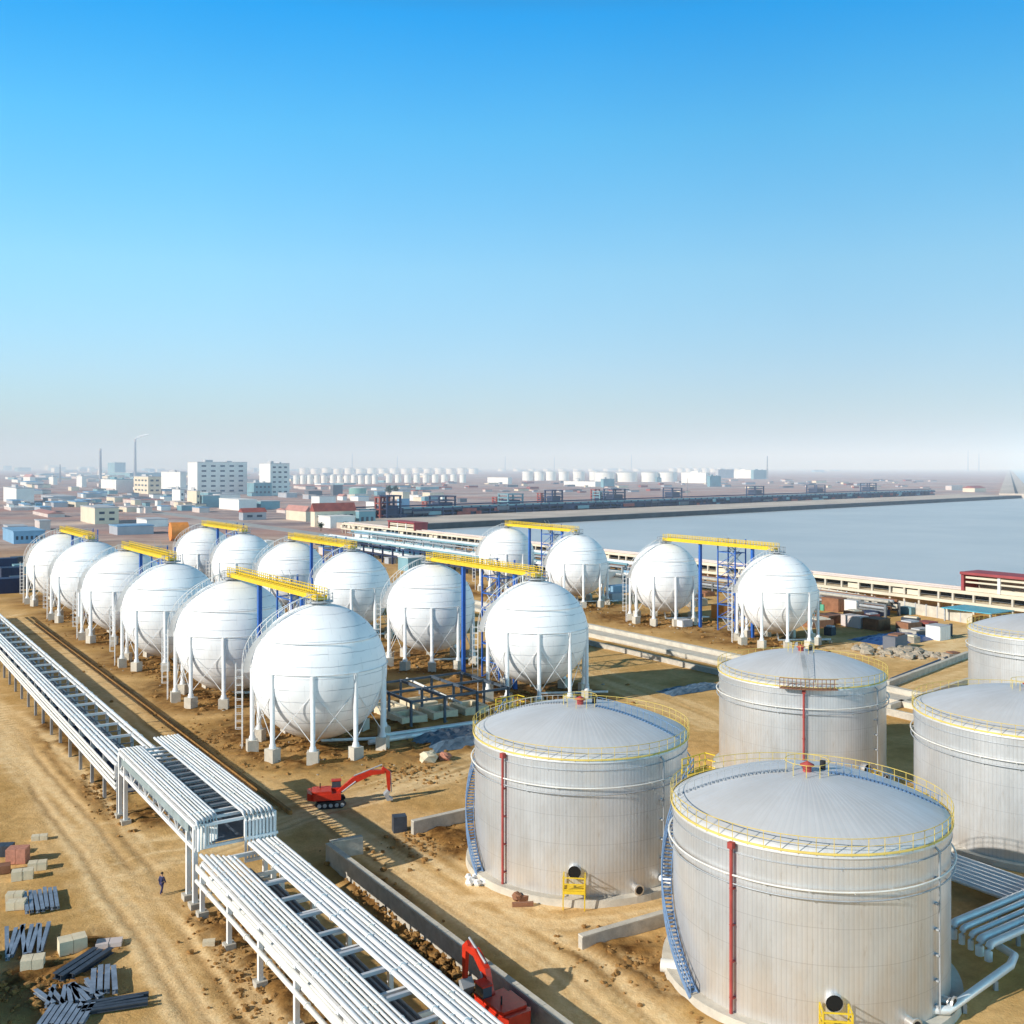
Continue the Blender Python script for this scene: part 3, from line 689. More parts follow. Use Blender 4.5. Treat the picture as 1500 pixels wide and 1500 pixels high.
    # roof walk (little blue treads with a low rail) and crown
    for ang, m in (() if roofdir is None else ((roofdir, M['stairblue'] if roofdir < 100 else M['grey']), (roofdir + 180, M['grey']))):
        a = R2(ang); mb = MB(); o = Vector((math.cos(a), math.sin(a), 0)); tt = Vector((-math.sin(a), math.cos(a), 0)); prev = None
        for k in range(30):
            f = 0.16 + 0.82 * k / 29; r = R * f; z = h + 0.08 + rise * (1 - f ** 2)
            mb.box((o * r + Vector((0, 0, z)))[:], (0.16, 0.5, 0.05), a)
            p = o * r + tt * 0.27 + Vector((0, 0, z))
            if k % 2 == 0: mb.bar(p, p + Vector((0, 0, 0.7)), 0.04)
            if prev is not None: mb.bar(prev + Vector((0, 0, 0.7)), p + Vector((0, 0, 0.7)), 0.035)
            prev = p
        mb.build('roof_walk', m, t)
    zt = h + rise
    mb = MB(); mb.tube([(0, 0, zt - 0.1), (0, 0, zt + 0.45)], 0.3, 12); mb.lathe([(0.001, 0.75), (0.5, 0.5), (0.5, 0.42), (0.3, 0.42)], 12, (0, 0, zt)); mb.build('roof_vent', M['redpipe'], t)
    mb = MB(); mb.ring(1.5, zt + 0.8, 0.025, 20, 5)
    for k in range(10): a = 2 * PI * k / 10; mb.bar((1.5 * math.cos(a), 1.5 * math.sin(a), zt - 0.1), (1.5 * math.cos(a), 1.5 * math.sin(a), zt + 0.8), 0.04)
    mb.build('crown_rail', M['railyellow'], t)
    mb = MB(); mb.tube([(1.3, 0.7, zt - 0.2), (1.3, 0.7, zt + 0.55)], 0.2, 10); mb.build('hatch', M['black'], t)
    # level pipe and nozzle
    a = R2(311); c, s = math.cos(a), math.sin(a); mb = MB()
    mb.tube([((R + 0.28) * c, (R + 0.28) * s, 0.8), ((R + 0.28) * c, (R + 0.28) * s, h - 0.6), ((R - 0.1) * c, (R - 0.1) * s, h - 0.3)], 0.08, 8)
    z = 1.2
    while z < h - 1: mb.box(((R + 0.14) * c, (R + 0.14) * s, z), (0.3, 0.3, 0.1), a); z += 1.6
    mb.build('level_pipe', M['grey'], t)
    for an, zz in ((318, 1.1), (294, 1.0)):
        a = R2(an); o = Vector((math.cos(a), math.sin(a), 0)); z = Vector((0, 0, zz)); mb = MB()
        mb.tube([o * (R - 0.1) + z, o * (R + 0.7) + z], 0.3, 14); mb.tube([o * (R + 0.62) + z, o * (R + 0.74) + z], 0.45, 14)
        nz = mb.build('nozzle', M['clad'], t)
        MB().tube([o * (R + 0.7) + z, o * (R + 0.76) + z], 0.32, 14).build('flange_face', M['black'], nz)
    return t
make_tank('storage_tank', 'large aluminium clad tank at the front right, cut by the bottom of the photo', (20.55, 71.3, 0), 9.22)
make_tank('storage_tank', 'aluminium clad tank left of the front one, yellow platform under its round manway', (6.1, 91.5, 0), 9.42, roofdir=-25)
make_tank('storage_tank', 'aluminium clad tank standing behind the two front tanks, narrow brown platform on its near rim', (33.3, 118, 0), 9.25, red=256, man=300, platform=262, roofdir=258, stairs=False)
make_tank('storage_tank', 'aluminium clad tank farthest back at the right edge of the photo', (76.2, 147, 0), 9.8, red=300, man=330, roofdir=None, stairs=False)
make_tank('storage_tank', 'aluminium clad tank at the right edge carrying the rounded shadow of the front tank', (49.4, 98, 0), 10.2, red=300, man=310, platform=262, roofdir=None, stairs=False)

# ------------------------------------------------------------------ pipe racks (site frame: x across, y along)
def rack_thing(name, label): return thing(name, label, 'pipe rack', (0, 0, 0), TH, 'elevated pipe rack beside the dirt track')
def beam(mb, x0, y0, z0, x1, y1, z1, w, h=None): mb.bar((x0, y0, z0), (x1, y1, z1), w, h)
XL, XM, XR = 24.2, 27.4, 30.7
def pipe(parent, pts, r, m=None, n=9, joints=None):
    mb = MB(); mb.tube(pts, r, n)
    if joints:
        y = joints[0]; z = joints[2]
        while y < joints[1]:
            mb.tube([(pts[0][0], y, z), (pts[0][0], y + 0.14, z)], r * 1.35, n); y += rnd.uniform(2.5, 9.0)
    mb.build('pipe', m or M[rnd.choice(['lagging', 'lagging', 'white', 'cream'])], parent)
def rack_frame(t, y0, y1, zt, step, xs=(XL, XR), tiers=(), lower=True, foot=True, pm=None):
    y = y0
    mbb = MB()
    while y <= y1 + 0.01:
        for x in xs:
            mb = MB(); mb.box((x, y, zt / 2 - 0.1), (0.32, 0.32, zt - 0.2))
            ps = mb.build('post', pm or M['white'], t)
            if foot: MB().box((x, y, 0.1), (0.8, 0.8, 0.6)).build('footing', M['concrete'], ps)
        for z in tiers: beam(mbb, xs[0], y, z, xs[-1], y, z, 0.22, 0.28)
        y += step
    for x in xs:
        for z in tiers: beam(mbb, x, y0, z, x, y1, z, 0.18, 0.26)
    mbb.build('beams', M['white'], t)
# near section
t = rack_thing('pipe_rack', 'nearest low section of the white pipe rack, running out of the bottom of the photo')
z1 = 4.5; ya, yb = 40.0, 81.0
rack_frame(t, ya + 1.1, yb - 1.2, z1 - 0.28, 6.45, tiers=(z1 - 0.42, 2.2))
for k, x in enumerate((24.3, 24.62, 25.0, 25.36, 25.7, 26.05, 26.4)):
    r = (0.14, 0.11, 0.16, 0.12, 0.10, 0.14, 0.10)[k]
    pipe(t, [(x, ya, z1), (x, yb - 0.5 - k * 0.3, z1)], r, joints=(ya, yb - 2, z1))
for k, x in enumerate((28.3, 28.68, 29.1, 29.5, 29.86, 30.2, 30.52)):
    r = (0.17, 0.13, 0.20, 0.13, 0.16, 0.11, 0.12)[k]
    pipe(t, [(x, ya, z1 + 0.05), (x, yb - 0.3 + k * 0.3, z1 + 0.05)], r, joints=(ya, yb - 2, z1 + 0.05))
for k, x in enumerate((26.8, 27.2, 27.6, 28.0)):
    pipe(t, [(x, ya, 3.62), (x, yb - 6, 3.62)], 0.085, M['grey'])
for k, x in enumerate((24.0, 24.55, 25.1, 25.7, 26.5, 27.4, 28.3)):
    pipe(t, [(x, ya, 2.5), (x, yb - 0.4, 2.5)], (0.17, 0.14, 0.16, 0.12, 0.1, 0.1, 0.1)[k], M['cream'] if k < 4 else M['darkpipe'], joints=(ya, yb - 2, 2.5))
y = ya
while y < yb - 6:
    MB().box((27.35, y, z1 - 0.12), (2.0, 0.26, 0.22)).build('cross_beam', M['roofgrey'], t); y += 3.25
mb = MB(); mb.box((27.35, (ya + yb) / 2 - 3, 3.3), (1.9, yb - ya - 6, 0.06)); mb.build('cable_tray', M['darkpipe'], t)
mb = MB(); mb.box((23.93, (ya + yb) / 2, 3.62), (0.10, yb - ya - 1, 0.5)); mb.build('side_girder', M['cream'], t)
# raised bridge over the dirt crossing
t = rack_thing('pipe_bridge', 'raised middle section of the white pipe rack bridging the dirt crossing, ends bent down')
z2 = 6.8; ya, yb = 81.4, 107.0
for (x, y) in ((XL, ya + 0.3), (XL + 0.05, ya + 2.3), (XL, yb - 0.2), (XL, yb - 2.4), (XR, ya + 0.3), (XR, ya + 2.3), (XR, yb - 0.2), (XR, yb - 2.4)):
    ps = MB().box((x, y, z2 / 2 - 0.15), (0.36, 0.36, z2 - 0.3)).build('post', M['white'], t)
    MB().box((x, y, 0.1), (0.9, 0.9, 0.6)).build('footing', M['concrete'], ps)
mb = MB()
for x in (XL, XR):
    for z in (z2 - 0.42, z2 - 2.2): beam(mb, x, ya, z, x, yb, z, 0.22, 0.32)
    n = 10
    for k in range(n):
        a = ya + (yb - ya) * k / n; b = ya + (yb - ya) * (k + 1) / n; up = k % 2 == 0
        beam(mb, x, a, z2 - 2.2 if up else z2 - 0.4, x, b, z2 - 0.4 if up else z2 - 2.2, 0.09); beam(mb, x, a, z2 - 2.2, x, a, z2 - 0.4, 0.09)
for k in range(18):
    y = ya + 0.3 + (yb - ya - 0.6) * k / 17
    for z in ((z2 - 0.42, z2 - 2.2) if k % 3 == 0 else (z2 - 0.42,)): beam(mb, XL, y, z, XR, y, z, 0.2, 0.22)
mb.build('truss', M['white'], t)
mb = MB(); mb.box((XL - 0.16, (ya + yb) / 2, z2 - 0.9), (0.06, yb - ya - 3, 0.62)); mb.build('cable_tray', M['teal'], t)
mb = MB(); mb.box((XL + 0.35, (ya + yb) / 2, z2 - 1.6), (0.06, yb - ya - 3, 0.9)); mb.build('side_panel', M['darkpipe'], t)
mb = MB(); mb.box((27.3, (ya + yb) / 2, z2 - 2.0), (5.4, yb - ya - 1, 0.08)); mb.build('lower_deck', M['darkpipe'], t)
for k, x in enumerate((24.3, 24.6, 24.92, 25.25, 25.56, 25.86, 26.15)):
    r = (0.12, 0.10, 0.14, 0.11, 0.10, 0.13, 0.10)[k]
    pipe(t, [(x, yb + 1.4, 5.2), (x, yb + 0.2, z2 - 0.1), (x, yb - 0.3, z2), (x, ya + 0.3 + k * 0.22, z2), (x, ya - 0.1 + k * 0.22, z2 - 0.12), (x, ya - 0.28 + k * 0.22, z2 - 0.5), (x, ya - 0.3 + k * 0.22, 4.6)], r, joints=(ya + 2, yb - 2, z2))
for k, x in enumerate((28.15, 28.5, 28.85, 29.2, 29.55, 29.9, 30.2, 30.5)):
    r = (0.14, 0.12, 0.15, 0.12, 0.14, 0.11, 0.12, 0.11)[k]
    pipe(t, [(x, yb + 2.2, z2 + 0.02), (x, ya + 0.5, z2 + 0.02), (x, ya + 0.05, z2 - 0.1), (x, ya - 0.15, z2 - 0.5), (x, ya - 0.15, 4.7)], r, joints=(ya + 2, yb, z2 + 0.02))
y = ya + 4
while y < yb - 3: MB().box((27.15, y, z2 - 0.15), (1.9, 0.4, 0.12)).build('grating', M['midgrey'], t); y += 1.45
mb = MB()
for k in range(9): mb.bar((28.1 + k * 0.3, ya - 0.35, 3.2), (28.1 + k * 0.3, ya - 0.35, z2 - 0.5), 0.16)
mb.box((29.4, ya - 0.42, 3.1), (2.8, 0.2, 0.25)); mb.box((29.4, ya - 0.42, 4.9), (2.8, 0.12, 0.2))
mb.build('end_frame', M['white'], t)
# far section
t = rack_thing('pipe_rack', 'long far section of the white pipe rack, running off the left edge past the spheres')
z3 = 5.2; ya, yb = 107.6, 262.0
rack_frame(t, ya, yb, z3 - 0.28, 6.2, xs=(XL, 28.45), tiers=(z3 - 0.42, 2.4), foot=False, pm=M['grey'])
for k, x in enumerate((23.95, 24.4, 24.9, 25.35)):
    pipe(t, [(x, ya - 0.6, z3), (x, yb, z3)], (0.17, 0.19, 0.15, 0.12)[k], joints=(ya, yb - 2, z3))
for k, z in enumerate((4.2, 3.7, 3.1, 2.6)):
    pipe(t, [(23.85 + 0.06 * k, ya, z), (23.85 + 0.06 * k, yb, z)], (0.12, 0.15, 0.12, 0.16)[k], M['cream'])
for k, x in enumerate((25.9, 26.5, 27.2, 27.9)):
    pipe(t, [(x, ya, 2.75), (x, yb, 2.75)], 0.16, M['darkpipe'])
pipe(t, [(28.45, ya - 3, z3 + 0.2), (28.45, yb, z3 + 0.2)], 0.2, M['lagging'], joints=(ya, yb, z3 + 0.2))
y = ya + 1.5
while y < yb: MB().box((26.9, y, z3 - 0.9), (2.6, 0.11, 0.12)).build('cross_beam', M['midgrey'], t); y += 3.1
mb = MB(); mb.box((26.35, (ya + yb) / 2, 2.1), (4.3, yb - ya, 0.06)); mb.build('cable_tray', M['navy'], t)
mb = MB(); mb.box((24.2, ya - 0.35, 4.6), (0.9, 0.12, 1.3)); mb.build('end_panel', M['white'], t)

# ------------------------------------------------------------------ walls
def wall(name, label, p, q, w, h, m=None, cop=True):
    t = thing(name, label, 'wall', p); d = q - p; L = d.length; a = math.atan2(d.y, d.x); t.rotation_euler.z = a
    MB().box((L / 2, 0, h / 2 - 0.25), (L, w, h + 0.5)).build('wall_face', m or M['concrete'], t)
    if cop:
        mb = MB(); x = 0
        while x < L - 0.1:
            l = min(3.0, L - x); mb.box((x + l / 2, 0, h + 0.05), (l - 0.03, w + 0.08, 0.1)); x += 3.0
        mb.build('coping', M['concrete2'], t)
    return t
wall('retaining_wall', 'long grey concrete retaining wall between the pipe rack and the tanks', S(36.9, 84.8), S(36.9, 42), 0.45, 1.5)
wall('retaining_wall', 'short concrete end wall turning off the top of the long retaining wall', S(37.2, 85.1), S(40.2, 84.7), 0.45, 1.5)
wall('dike_wall', 'stub of pale concrete dike wall left of the second tank', G(604, 1222), G(706, 1198), 0.5, 1.2)
wall('dike_wall', 'stub of pale concrete dike wall ending in sand between the two front tanks', G(850, 1390), G(985, 1350), 0.5, 0.9)
wall('kerb_wall', 'long low white concrete kerb on the far side of the yard road beyond the middle row', S(137.4, 70), S(137.4, 330), 1.0, 0.8, M['concrete2'])
wall('kerb_wall', 'long low white concrete kerb on the near side of the yard road beyond the middle row', S(130.8, 70), S(130.8, 330), 1.0, 0.7, M['concrete2'])
wall('kerb_wall', 'thin low concrete kerb beside the dark trench behind the second tank', S(124.5, 80), S(124.5, 190), 0.4, 0.8)
wall('trench_kerb', 'long thin brown kerb line between the pipe rack and the left-hand row', S(38.6, 98), S(38.6, 250), 0.35, 0.45, M['clod'], False)
wall('dike_wall', 'low concrete dike wall running right from the back tank with pipes beside it', G(1300, 1008), G(1418, 963), 0.6, 1.0)
wall('dike_wall', 'low pale dike wall between the back tank and the right edge tank', G(1302, 1040), G(1420, 1000), 0.6, 0.7, M['concrete2'])

# ------------------------------------------------------------------ excavators
def make_excavator(label, loc, rz, boom, m):
    t = thing('excavator', label, 'excavator', loc, rz)
    for s in (-1, 1):
        mb = MB(); prof = [(-1.6, 0.25), (-1.85, 0.5), (-1.6, 0.85), (1.6, 0.85), (1.85, 0.5), (1.6, 0.25), (1.3, 0.05), (-1.3, 0.05)]
        vs = [(x, s * 1.1 - 0.27, z) for x, z in prof] + [(x, s * 1.1 + 0.27, z) for x, z in prof]; n = 8
        fs = [tuple(range(n)), tuple(reversed(range(n, 2 * n)))] + [(i, n + i, n + (i + 1) % n, (i + 1) % n) for i in range(n)]
        mb.add(vs, fs); tr = mb.build('track', M['black'], t)
        mb = MB()
        for x in (-1.35, -0.7, 0, 0.7, 1.35): mb.tube([(x, s * 1.4, 0.45), (x, s * 1.42, 0.45)], 0.24, 10)
        mb.build('track_wheels', M['grey'], tr)
    MB().box((0, 0, 0.7), (2.0, 1.7, 0.5)).build('undercarriage', M['black'], t)
    mb = MB(); mb.prism([(-2.3, -1.0), (-2.0, -1.25), (1.2, -1.25), (1.2, 1.25), (-2.0, 1.25), (-2.3, 1.0)], 1.0, 1.75)
    mb.prism([(-2.2, -0.95), (-1.9, -1.15), (0.1, -1.15), (0.1, 1.15), (-1.9, 1.15), (-2.2, 0.95)], 1.75, 2.05); mb.build('house', m, t)
    MB().prism([(-2.75, -0.9), (-2.31, -1.25), (-2.31, 1.25), (-2.75, 0.9)], 1.05, 1.9).build('counterweight', m, t)
    mb = MB(); mb.tube([(-1.2, 0.5, 2.05), (-1.2, 0.5, 2.6)], 0.07, 8); mb.build('exhaust', M['black'], t)
    cab = MB().prism([(0.15, 0.35), (1.35, 0.35), (1.35, 1.2), (0.15, 1.2)], 1.76, 2.0).build('cab', m, t)
    MB().prism([(0.2, 0.4), (1.25, 0.4), (1.3, 1.15), (0.2, 1.15)], 2.0, 2.75).build('window', M['glass'], cab)
    MB().prism([(0.12, 0.33), (1.32, 0.33), (1.32, 1.22), (0.12, 1.22)], 2.76, 2.85).build('cab_roof', m, cab)
    def arm(name, pts, widths, w, mm):
        vs = []; n = len(pts)
        for side in (-w, w):
            for i, (x, z) in enumerate(pts):
                if i == 0: d = Vector((pts[1][0] - x, pts[1][1] - z))
                elif i == n - 1: d = Vector((x - pts[-2][0], z - pts[-2][1]))
                else: d = Vector((pts[i + 1][0] - pts[i - 1][0], pts[i + 1][1] - pts[i - 1][1]))
                d.normalize(); nn = Vector((-d.y, d.x)) * widths[i] / 2
                vs += [(x + nn.x, side, z + nn.y), (x - nn.x, side, z - nn.y)]
        o = 2 * n; fs = []
        for i in range(n - 1):
            a, b, c, d = 2 * i, 2 * i + 1, 2 * i + 3, 2 * i + 2
            fs += [(a, b, c, d), (d + o, c + o, b + o, a + o), (a, d, d + o, a + o), (b + o, c + o, c, b)]
        fs += [(0, o, o + 1, 1), (2 * n - 2, 2 * n - 1, o + 2 * n - 1, o + 2 * n - 2)]
        return MB().add(vs, fs).build(name, mm, t)
    B = boom
    arm('boom', B['boom'], [0.45, 0.75, 0.6, 0.4], 0.22, m); arm('stick', B['stick'], [0.35, 0.55, 0.3], 0.16, m)
    bx, bz = B['stick'][-1]; d = B.get('bdir', 1)
    arm('bucket', [(bx, bz + 0.1), (bx + 0.35 * d, bz - 0.35), (bx + 0.1 * d, bz - 0.85), (bx - 0.45 * d, bz - 0.95)], [0.3, 0.6, 0.5, 0.12], 0.5, M['grey'])
    mb = MB(); p1 = B['boom'][1]; p2 = B['boom'][2]; s0 = B['stick'][0]
    mb.tube([(p1[0], 0, p1[1] + 0.5), (s0[0] , 0, s0[1] + 0.35)], 0.09, 8)
    for s in (-0.3, 0.3): mb.tube([(0.9, s, 1.3), (p1[0] + 0.2, s, p1[1] - 0.1)], 0.09, 8)
    mb.tube([(B['stick'][1][0] + 0.3, 0, B['stick'][1][1]), (bx + 0.3, 0, bz - 0.1)], 0.07, 8)
    mb.build('hydraulic_rams', M['grey'], t)
    return t
p = G(484, 1180)
make_excavator('red excavator with arm raised, digging in front of the nearest left-hand sphere', p, math.radians(12),
               {'boom': [(0.9, 1.5), (2.8, 2.9), (4.9, 3.7), (6.5, 3.7)], 'stick': [(6.2, 4.2), (6.9, 3.6), (7.0, 1.3)], 'bdir': -1}, M['exc']).scale = (0.86, 0.86, 0.86)
make_excavator('red excavator half hidden behind the pipe rack, working along the retaining wall', S(35.1, 54.2, -0.2), math.radians(90) + TH,
               {'boom': [(0.9, 1.5), (1.7, 3.1), (3.0, 3.9), (4.3, 3.8)], 'stick': [(4.0, 4.2), (4.5, 3.7), (4.6, 1.3)], 'bdir': -1}, M['exc']).scale = (0.88, 0.88, 0.92)

# ------------------------------------------------------------------ steel frame and foundations between the spheres
p0 = G(592, 1062); t = thing('steel_frame', 'dark steel frame of an unfinished pipe rack beside the nearest sphere', 'steel frame', p0, TH)
mb = MB(); zt = 3.4
for i in range(4):
    for j in range(3):
        MB().box((i * 5.2, j * 6.5 - 2, zt / 2), (0.3, 0.3, zt)).build('column', M['darkpipe'], t)
for i in range(4): mb.bar((i * 5.2, -2.3, zt + 0.12), (i * 5.2, 11.3, zt + 0.12), 0.28, 0.34)
for j in range(3): mb.bar((-0.3, j * 6.5 - 2, zt + 0.12), (15.9, j * 6.5 - 2, zt + 0.12), 0.24, 0.30)
mb.build('beams', M['darkpipe'], t)
for k, (a, b) in enumerate(((1.6, 2.2), (6.6, 2.4), (11.6, 2.2), (1.6, 8.2), (6.8, 8.4))):
    q = p0 + V * a + U * b
    mb = MB(); mb.box((-1.6, 0, 0.4), (0.7, 4.6, 1.1)); mb.box((1.6, 0, 0.4), (0.7, 4.6, 1.1)); mb.box((0, -1.95, 0.38), (2.5, 0.7, 1.1)); mb.box((0, 1.95, 0.38), (2.5, 0.7, 1.1))
    o = mb.build('concrete_foundation', M['block'], None, q); o.rotation_euler.z = TH
    tag(o, 'hollow pale concrete foundation under the dark steel frame, %s' % ['left one of the near line', 'middle one of the near line', 'right one of the near line', 'left one of the back line', 'right one of the back line'][k], 'foundation', 'concrete foundations under the steel frame')
def lone_pipe(label, pts, r, m, supports=(), n=10):
    o = thing('pipe_run', label, 'pipe', pts[0]); q = [Vector(p) - Vector(pts[0]) for p in pts]
    MB().tube(q, r, n).build('pipe', m, o)
    for k in range(len(q) - 1):
        L = (q[k + 1] - q[k]).length
        if L > 3:
            for f in (0.25, 0.75):
                c = q[k].lerp(q[k + 1], f); zz = pts[0][2] + c.z
                if zz > 0.35: MB().box((c.x, c.y, (c.z - pts[0][2] - 0.1) / 2 - r / 2), (0.25, 0.25, zz - r)).build('support', M['grey'], o)
    return o
lone_pipe('thin pale pipe slanting above the ground behind the steel frame', [G(596, 994, 1.5), G(676, 1030, 1.5)], 0.18, M['cream'])
for k, (a, b) in enumerate((((560, 1078), (700, 1058)), ((540, 1088), (640, 1072)))):
    lone_pipe('pale pipe lying on the ground in the shadow of the nearest sphere, %s' % ('the longer one' if k == 0 else 'the shorter one'), [G(*a, 0.5), G(*b, 0.5)], 0.3, M['lagging'])
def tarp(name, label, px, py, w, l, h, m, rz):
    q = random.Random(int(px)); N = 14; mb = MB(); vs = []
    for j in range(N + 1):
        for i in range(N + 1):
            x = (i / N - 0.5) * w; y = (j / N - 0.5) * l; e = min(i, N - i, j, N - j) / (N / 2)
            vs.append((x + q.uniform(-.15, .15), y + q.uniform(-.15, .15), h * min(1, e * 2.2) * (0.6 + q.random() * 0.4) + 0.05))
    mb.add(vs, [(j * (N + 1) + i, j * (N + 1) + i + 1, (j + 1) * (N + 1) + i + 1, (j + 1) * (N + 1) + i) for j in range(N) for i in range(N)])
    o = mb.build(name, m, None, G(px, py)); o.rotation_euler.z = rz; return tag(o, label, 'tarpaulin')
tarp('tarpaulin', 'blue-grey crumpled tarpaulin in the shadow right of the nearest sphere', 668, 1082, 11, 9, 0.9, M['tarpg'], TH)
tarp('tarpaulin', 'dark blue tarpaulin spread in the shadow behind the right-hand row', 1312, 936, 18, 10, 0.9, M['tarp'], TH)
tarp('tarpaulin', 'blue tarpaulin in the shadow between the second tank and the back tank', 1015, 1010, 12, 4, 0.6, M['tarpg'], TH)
for k, (px, py, s, m, lb) in enumerate(((628, 1116, 1.1, 'block', 'cream lump of packed material right of the raised excavator arm'), (652, 1113, 0.8, 'brick', 'small brown lump beside the cream one right of the excavator'))):
    o = MB().blob((0, 0, s * 0.45), s, 40 + k, 0.2, 8, 6, 0.7).build('material_heap', M[m], None, G(px, py)); tag(o, lb, 'heap')
o = MB().box((0, 0, 0.7), (1.3, 1.0, 1.6)).build('junction_box', M['beamd'], None, G(585, 1217)); o.rotation_euler.z = 0.3; tag(o, 'dark box standing at the left end of the stub dike wall', 'box')
mb = MB(); mb.bar((-0.8, 0, 0.15), (0.9, 0.1, 0.2), 0.3); mb.bar((-0.3, 0.8, 0.2), (0.6, 1.2, 0.3), 0.35); mb.blob((-0.4, 1.0, 0.4), 0.4, 3)
o = mb.build('scrap_heap', M['brown'], None, G(765, 1328)); tag(o, 'little rusty heap of scrap on the sand before the second tank', 'scrap')
mb = MB()
for k in range(14): mb.blob((rnd.uniform(-1.1, 1.1), rnd.uniform(-.7, .7), 0.2), rnd.uniform(.15, .4), 80 + k, 0.3, 6, 4)
o = mb.build('sack_heap', M['bwhite'], None, G(700, 1292)); tag(o, 'white heap of sacks at the foot of the second tank stair', 'heap')
tag(MB().tube([(0, 0, 0.5), (1.1, -0.3, 0.5)], 0.45, 16).build('pipe_stub', M['cream'], None, G(968, 1424)), 'short cream pipe stub lying on the sand left of the front tank', 'pipe')

# pipes at the lower right corner
for k in range(7):
    a = 77.5 + k * 0.75
    lone_pipe('pale pipe in the low bundle right of the front tank, %s from its near side' % ORD[k], [S(a, 26, 0.9), S(a, 62, 0.9)], 0.24, M['lagging'])['group'] = 'parallel pipe bundle right of the front tank'
for k in range(5):
    p = G(1396 + k * 13, 1352 + k * 8, 1.7)
    lone_pipe('pipe crossing over the low bundle right of the front tank, %s from the back' % ORD[k], [p - Vector((0, 0, 1.1)), p - Vector((0, 0, 0.45)), p - Vector((0, 0, 0.2)) + V * 0.06, p - Vector((0, 0, 0.05)) + V * 0.2, p + V * 0.5, p + V * 18], (0.3, 0.22, 0.2, 0.3, 0.27)[k], M['lagging'])['group'] = 'pipes crossing the low bundle'
p = [G(1362, 1478, 0.9), G(1388, 1480, 0.9), G(1480, 1414, 0.9), G(1486, 1400, 0.9), G(1462, 1385, 0.9)]
lone_pipe('white bent pipe leading from the foot of the front tank to the pipe bundle', p, 0.28, M['lagging'], n=14)
lone_pipe('short white pipe joining the second tank to the front tank', [G(958, 1282, 1.2), G(985, 1292, 1.2)], 0.28, M['white'])

# ------------------------------------------------------------------ stacks of beams, blocks, unseen shadow caster, person
def beam_stack(px, py, ang, n, L, label, m, jit=0.05, w=0.28, layers=1):
    c = G(px, py); d = Vector((math.cos(ang), math.sin(ang), 0)); nn = Vector((-d.y, d.x, 0))
    base = None
    for k in range(n):
        lay, kk = divmod(k, max(1, n // layers))
        off = (kk - (n / layers - 1) / 2) * (w * 1.3) + (lay * 0.15)
        # an H-shaped steel section
        mb = MB(); h = w; q = rnd.uniform(-jit, jit)
        mb.box((0, 0, 0.03), (L, w, 0.05)); mb.box((0, 0, h / 2), (L, 0.05, h - 0.11)); mb.box((0, 0, h - 0.03), (L, w, 0.05))
        o = mb.build('steel_beam', m, None, c + nn * off + d * rnd.uniform(-0.3, 0.3) + Vector((0, 0, 0.12 + lay * (w + 0.01))))
        o.rotation_euler.z = ang + q
        tag(o, label, 'steel beam', label.replace('one of the ', '').replace('steel beam', 'steel beams'))
beam_stack(60, 1322, math.radians(118), 7, 4.2, 'one of the blue-grey steel beam pieces stacked beside the paired cream blocks', M['beam'], 0.03)
beam_stack(38, 1382, math.radians(112), 8, 5.0, 'one of the blue-grey steel beam pieces fanned out at the left edge', M['beam'], 0.12)
beam_stack(122, 1418, math.radians(72), 3, 4.0, 'one of the three dark steel beam pieces lying apart right of the cream block', M['beamd'], 0.02, 0.42)
beam_stack(152, 1442, math.radians(112), 4, 3.6, 'one of the four pale steel beam pieces stacked nearest the dirt track', M['beam'], 0.03, 0.34)
beam_stack(88, 1464, math.radians(120), 6, 2.6, 'one of the short grey steel beam pieces in the loose heap at the bottom left', M['beam'], 0.35)
beam_stack(122, 1458, math.radians(140), 4, 3.0, 'one of the grey steel beam pieces scattered between the loose heap and the pale stack', M['beam'], 0.25)
beam_stack(98, 1492, math.radians(95), 8, 2.6, 'one of the upright-looking grey steel beam pieces cut by the bottom edge of the photo', M['beam'], 0.02)
beam_stack(168, 1476, math.radians(20), 4, 4.0, 'one of the dark steel beam pieces lying flat across the bottom, pointing right', M['beamd'], 0.1)
def block(px, py, dims, rz, label, m='block', z=0.0):
    a, b, h = dims; mb = MB()
    k = max(1, int(round(a / 0.8)))
    for i in range(k): mb.box(((i + 0.5) * a / k - a / 2, rnd.uniform(-.03, .03), h / 2), (a / k - 0.03, b, h - rnd.uniform(0, 0.06)))
    o = mb.build('packed_block', M[m], None, G(px, py) + Vector((0, 0, z - 0.03))); o.rotation_euler.z = rz
    tag(o, label, 'block', 'packed blocks on the ground at the left')
block(106, 1392, (1.9, 1.2, 1.0), 0.55, 'largest cream block, standing apart near the dirt track')
block(48, 1420, (1.5, 1.1, 0.9), 0.3, 'cream block below the fanned beams at the left')
block(24, 1330, (1.4, 0.9, 0.65), 0.2, 'cream block left of the stacked beams, the nearer of two')
block(22, 1319, (1.3, 0.8, 0.7), 0.2, 'cream block left of the stacked beams, the farther of two')
block(33, 1287, (1.7, 0.9, 0.8), 0.35, 'long cream block just below the brick-red block')
block(55, 1273, (1.5, 0.9, 0.7), 0.3, 'cream block right of the brick-red block')
block(26, 1262, (1.7, 1.2, 1.3), 0.1, 'brick-red block at the left edge among the cream ones', 'brick')
block(58, 1230, (1.4, 0.7, 0.5), 0.3, 'small flat pale block farthest up the dirt track side')
block(8, 1252, (1.3, 1.1, 1.0), 0.1, 'dark grey block cut by the left edge of the photo', 'beamd')
block(6, 1277, (1.0, 1.0, 0.7), 0.4, 'brown block at the left edge below the dark one', 'brown')
block(160, 1384, (1.8, 1.0, 0.35), 0.25, 'low flat pinkish block beside the dirt track', 'bpink')
block(306, 1384, (0.9, 0.6, 0.4), 0.2, 'small pale block lying in the churned soil beside the rack')
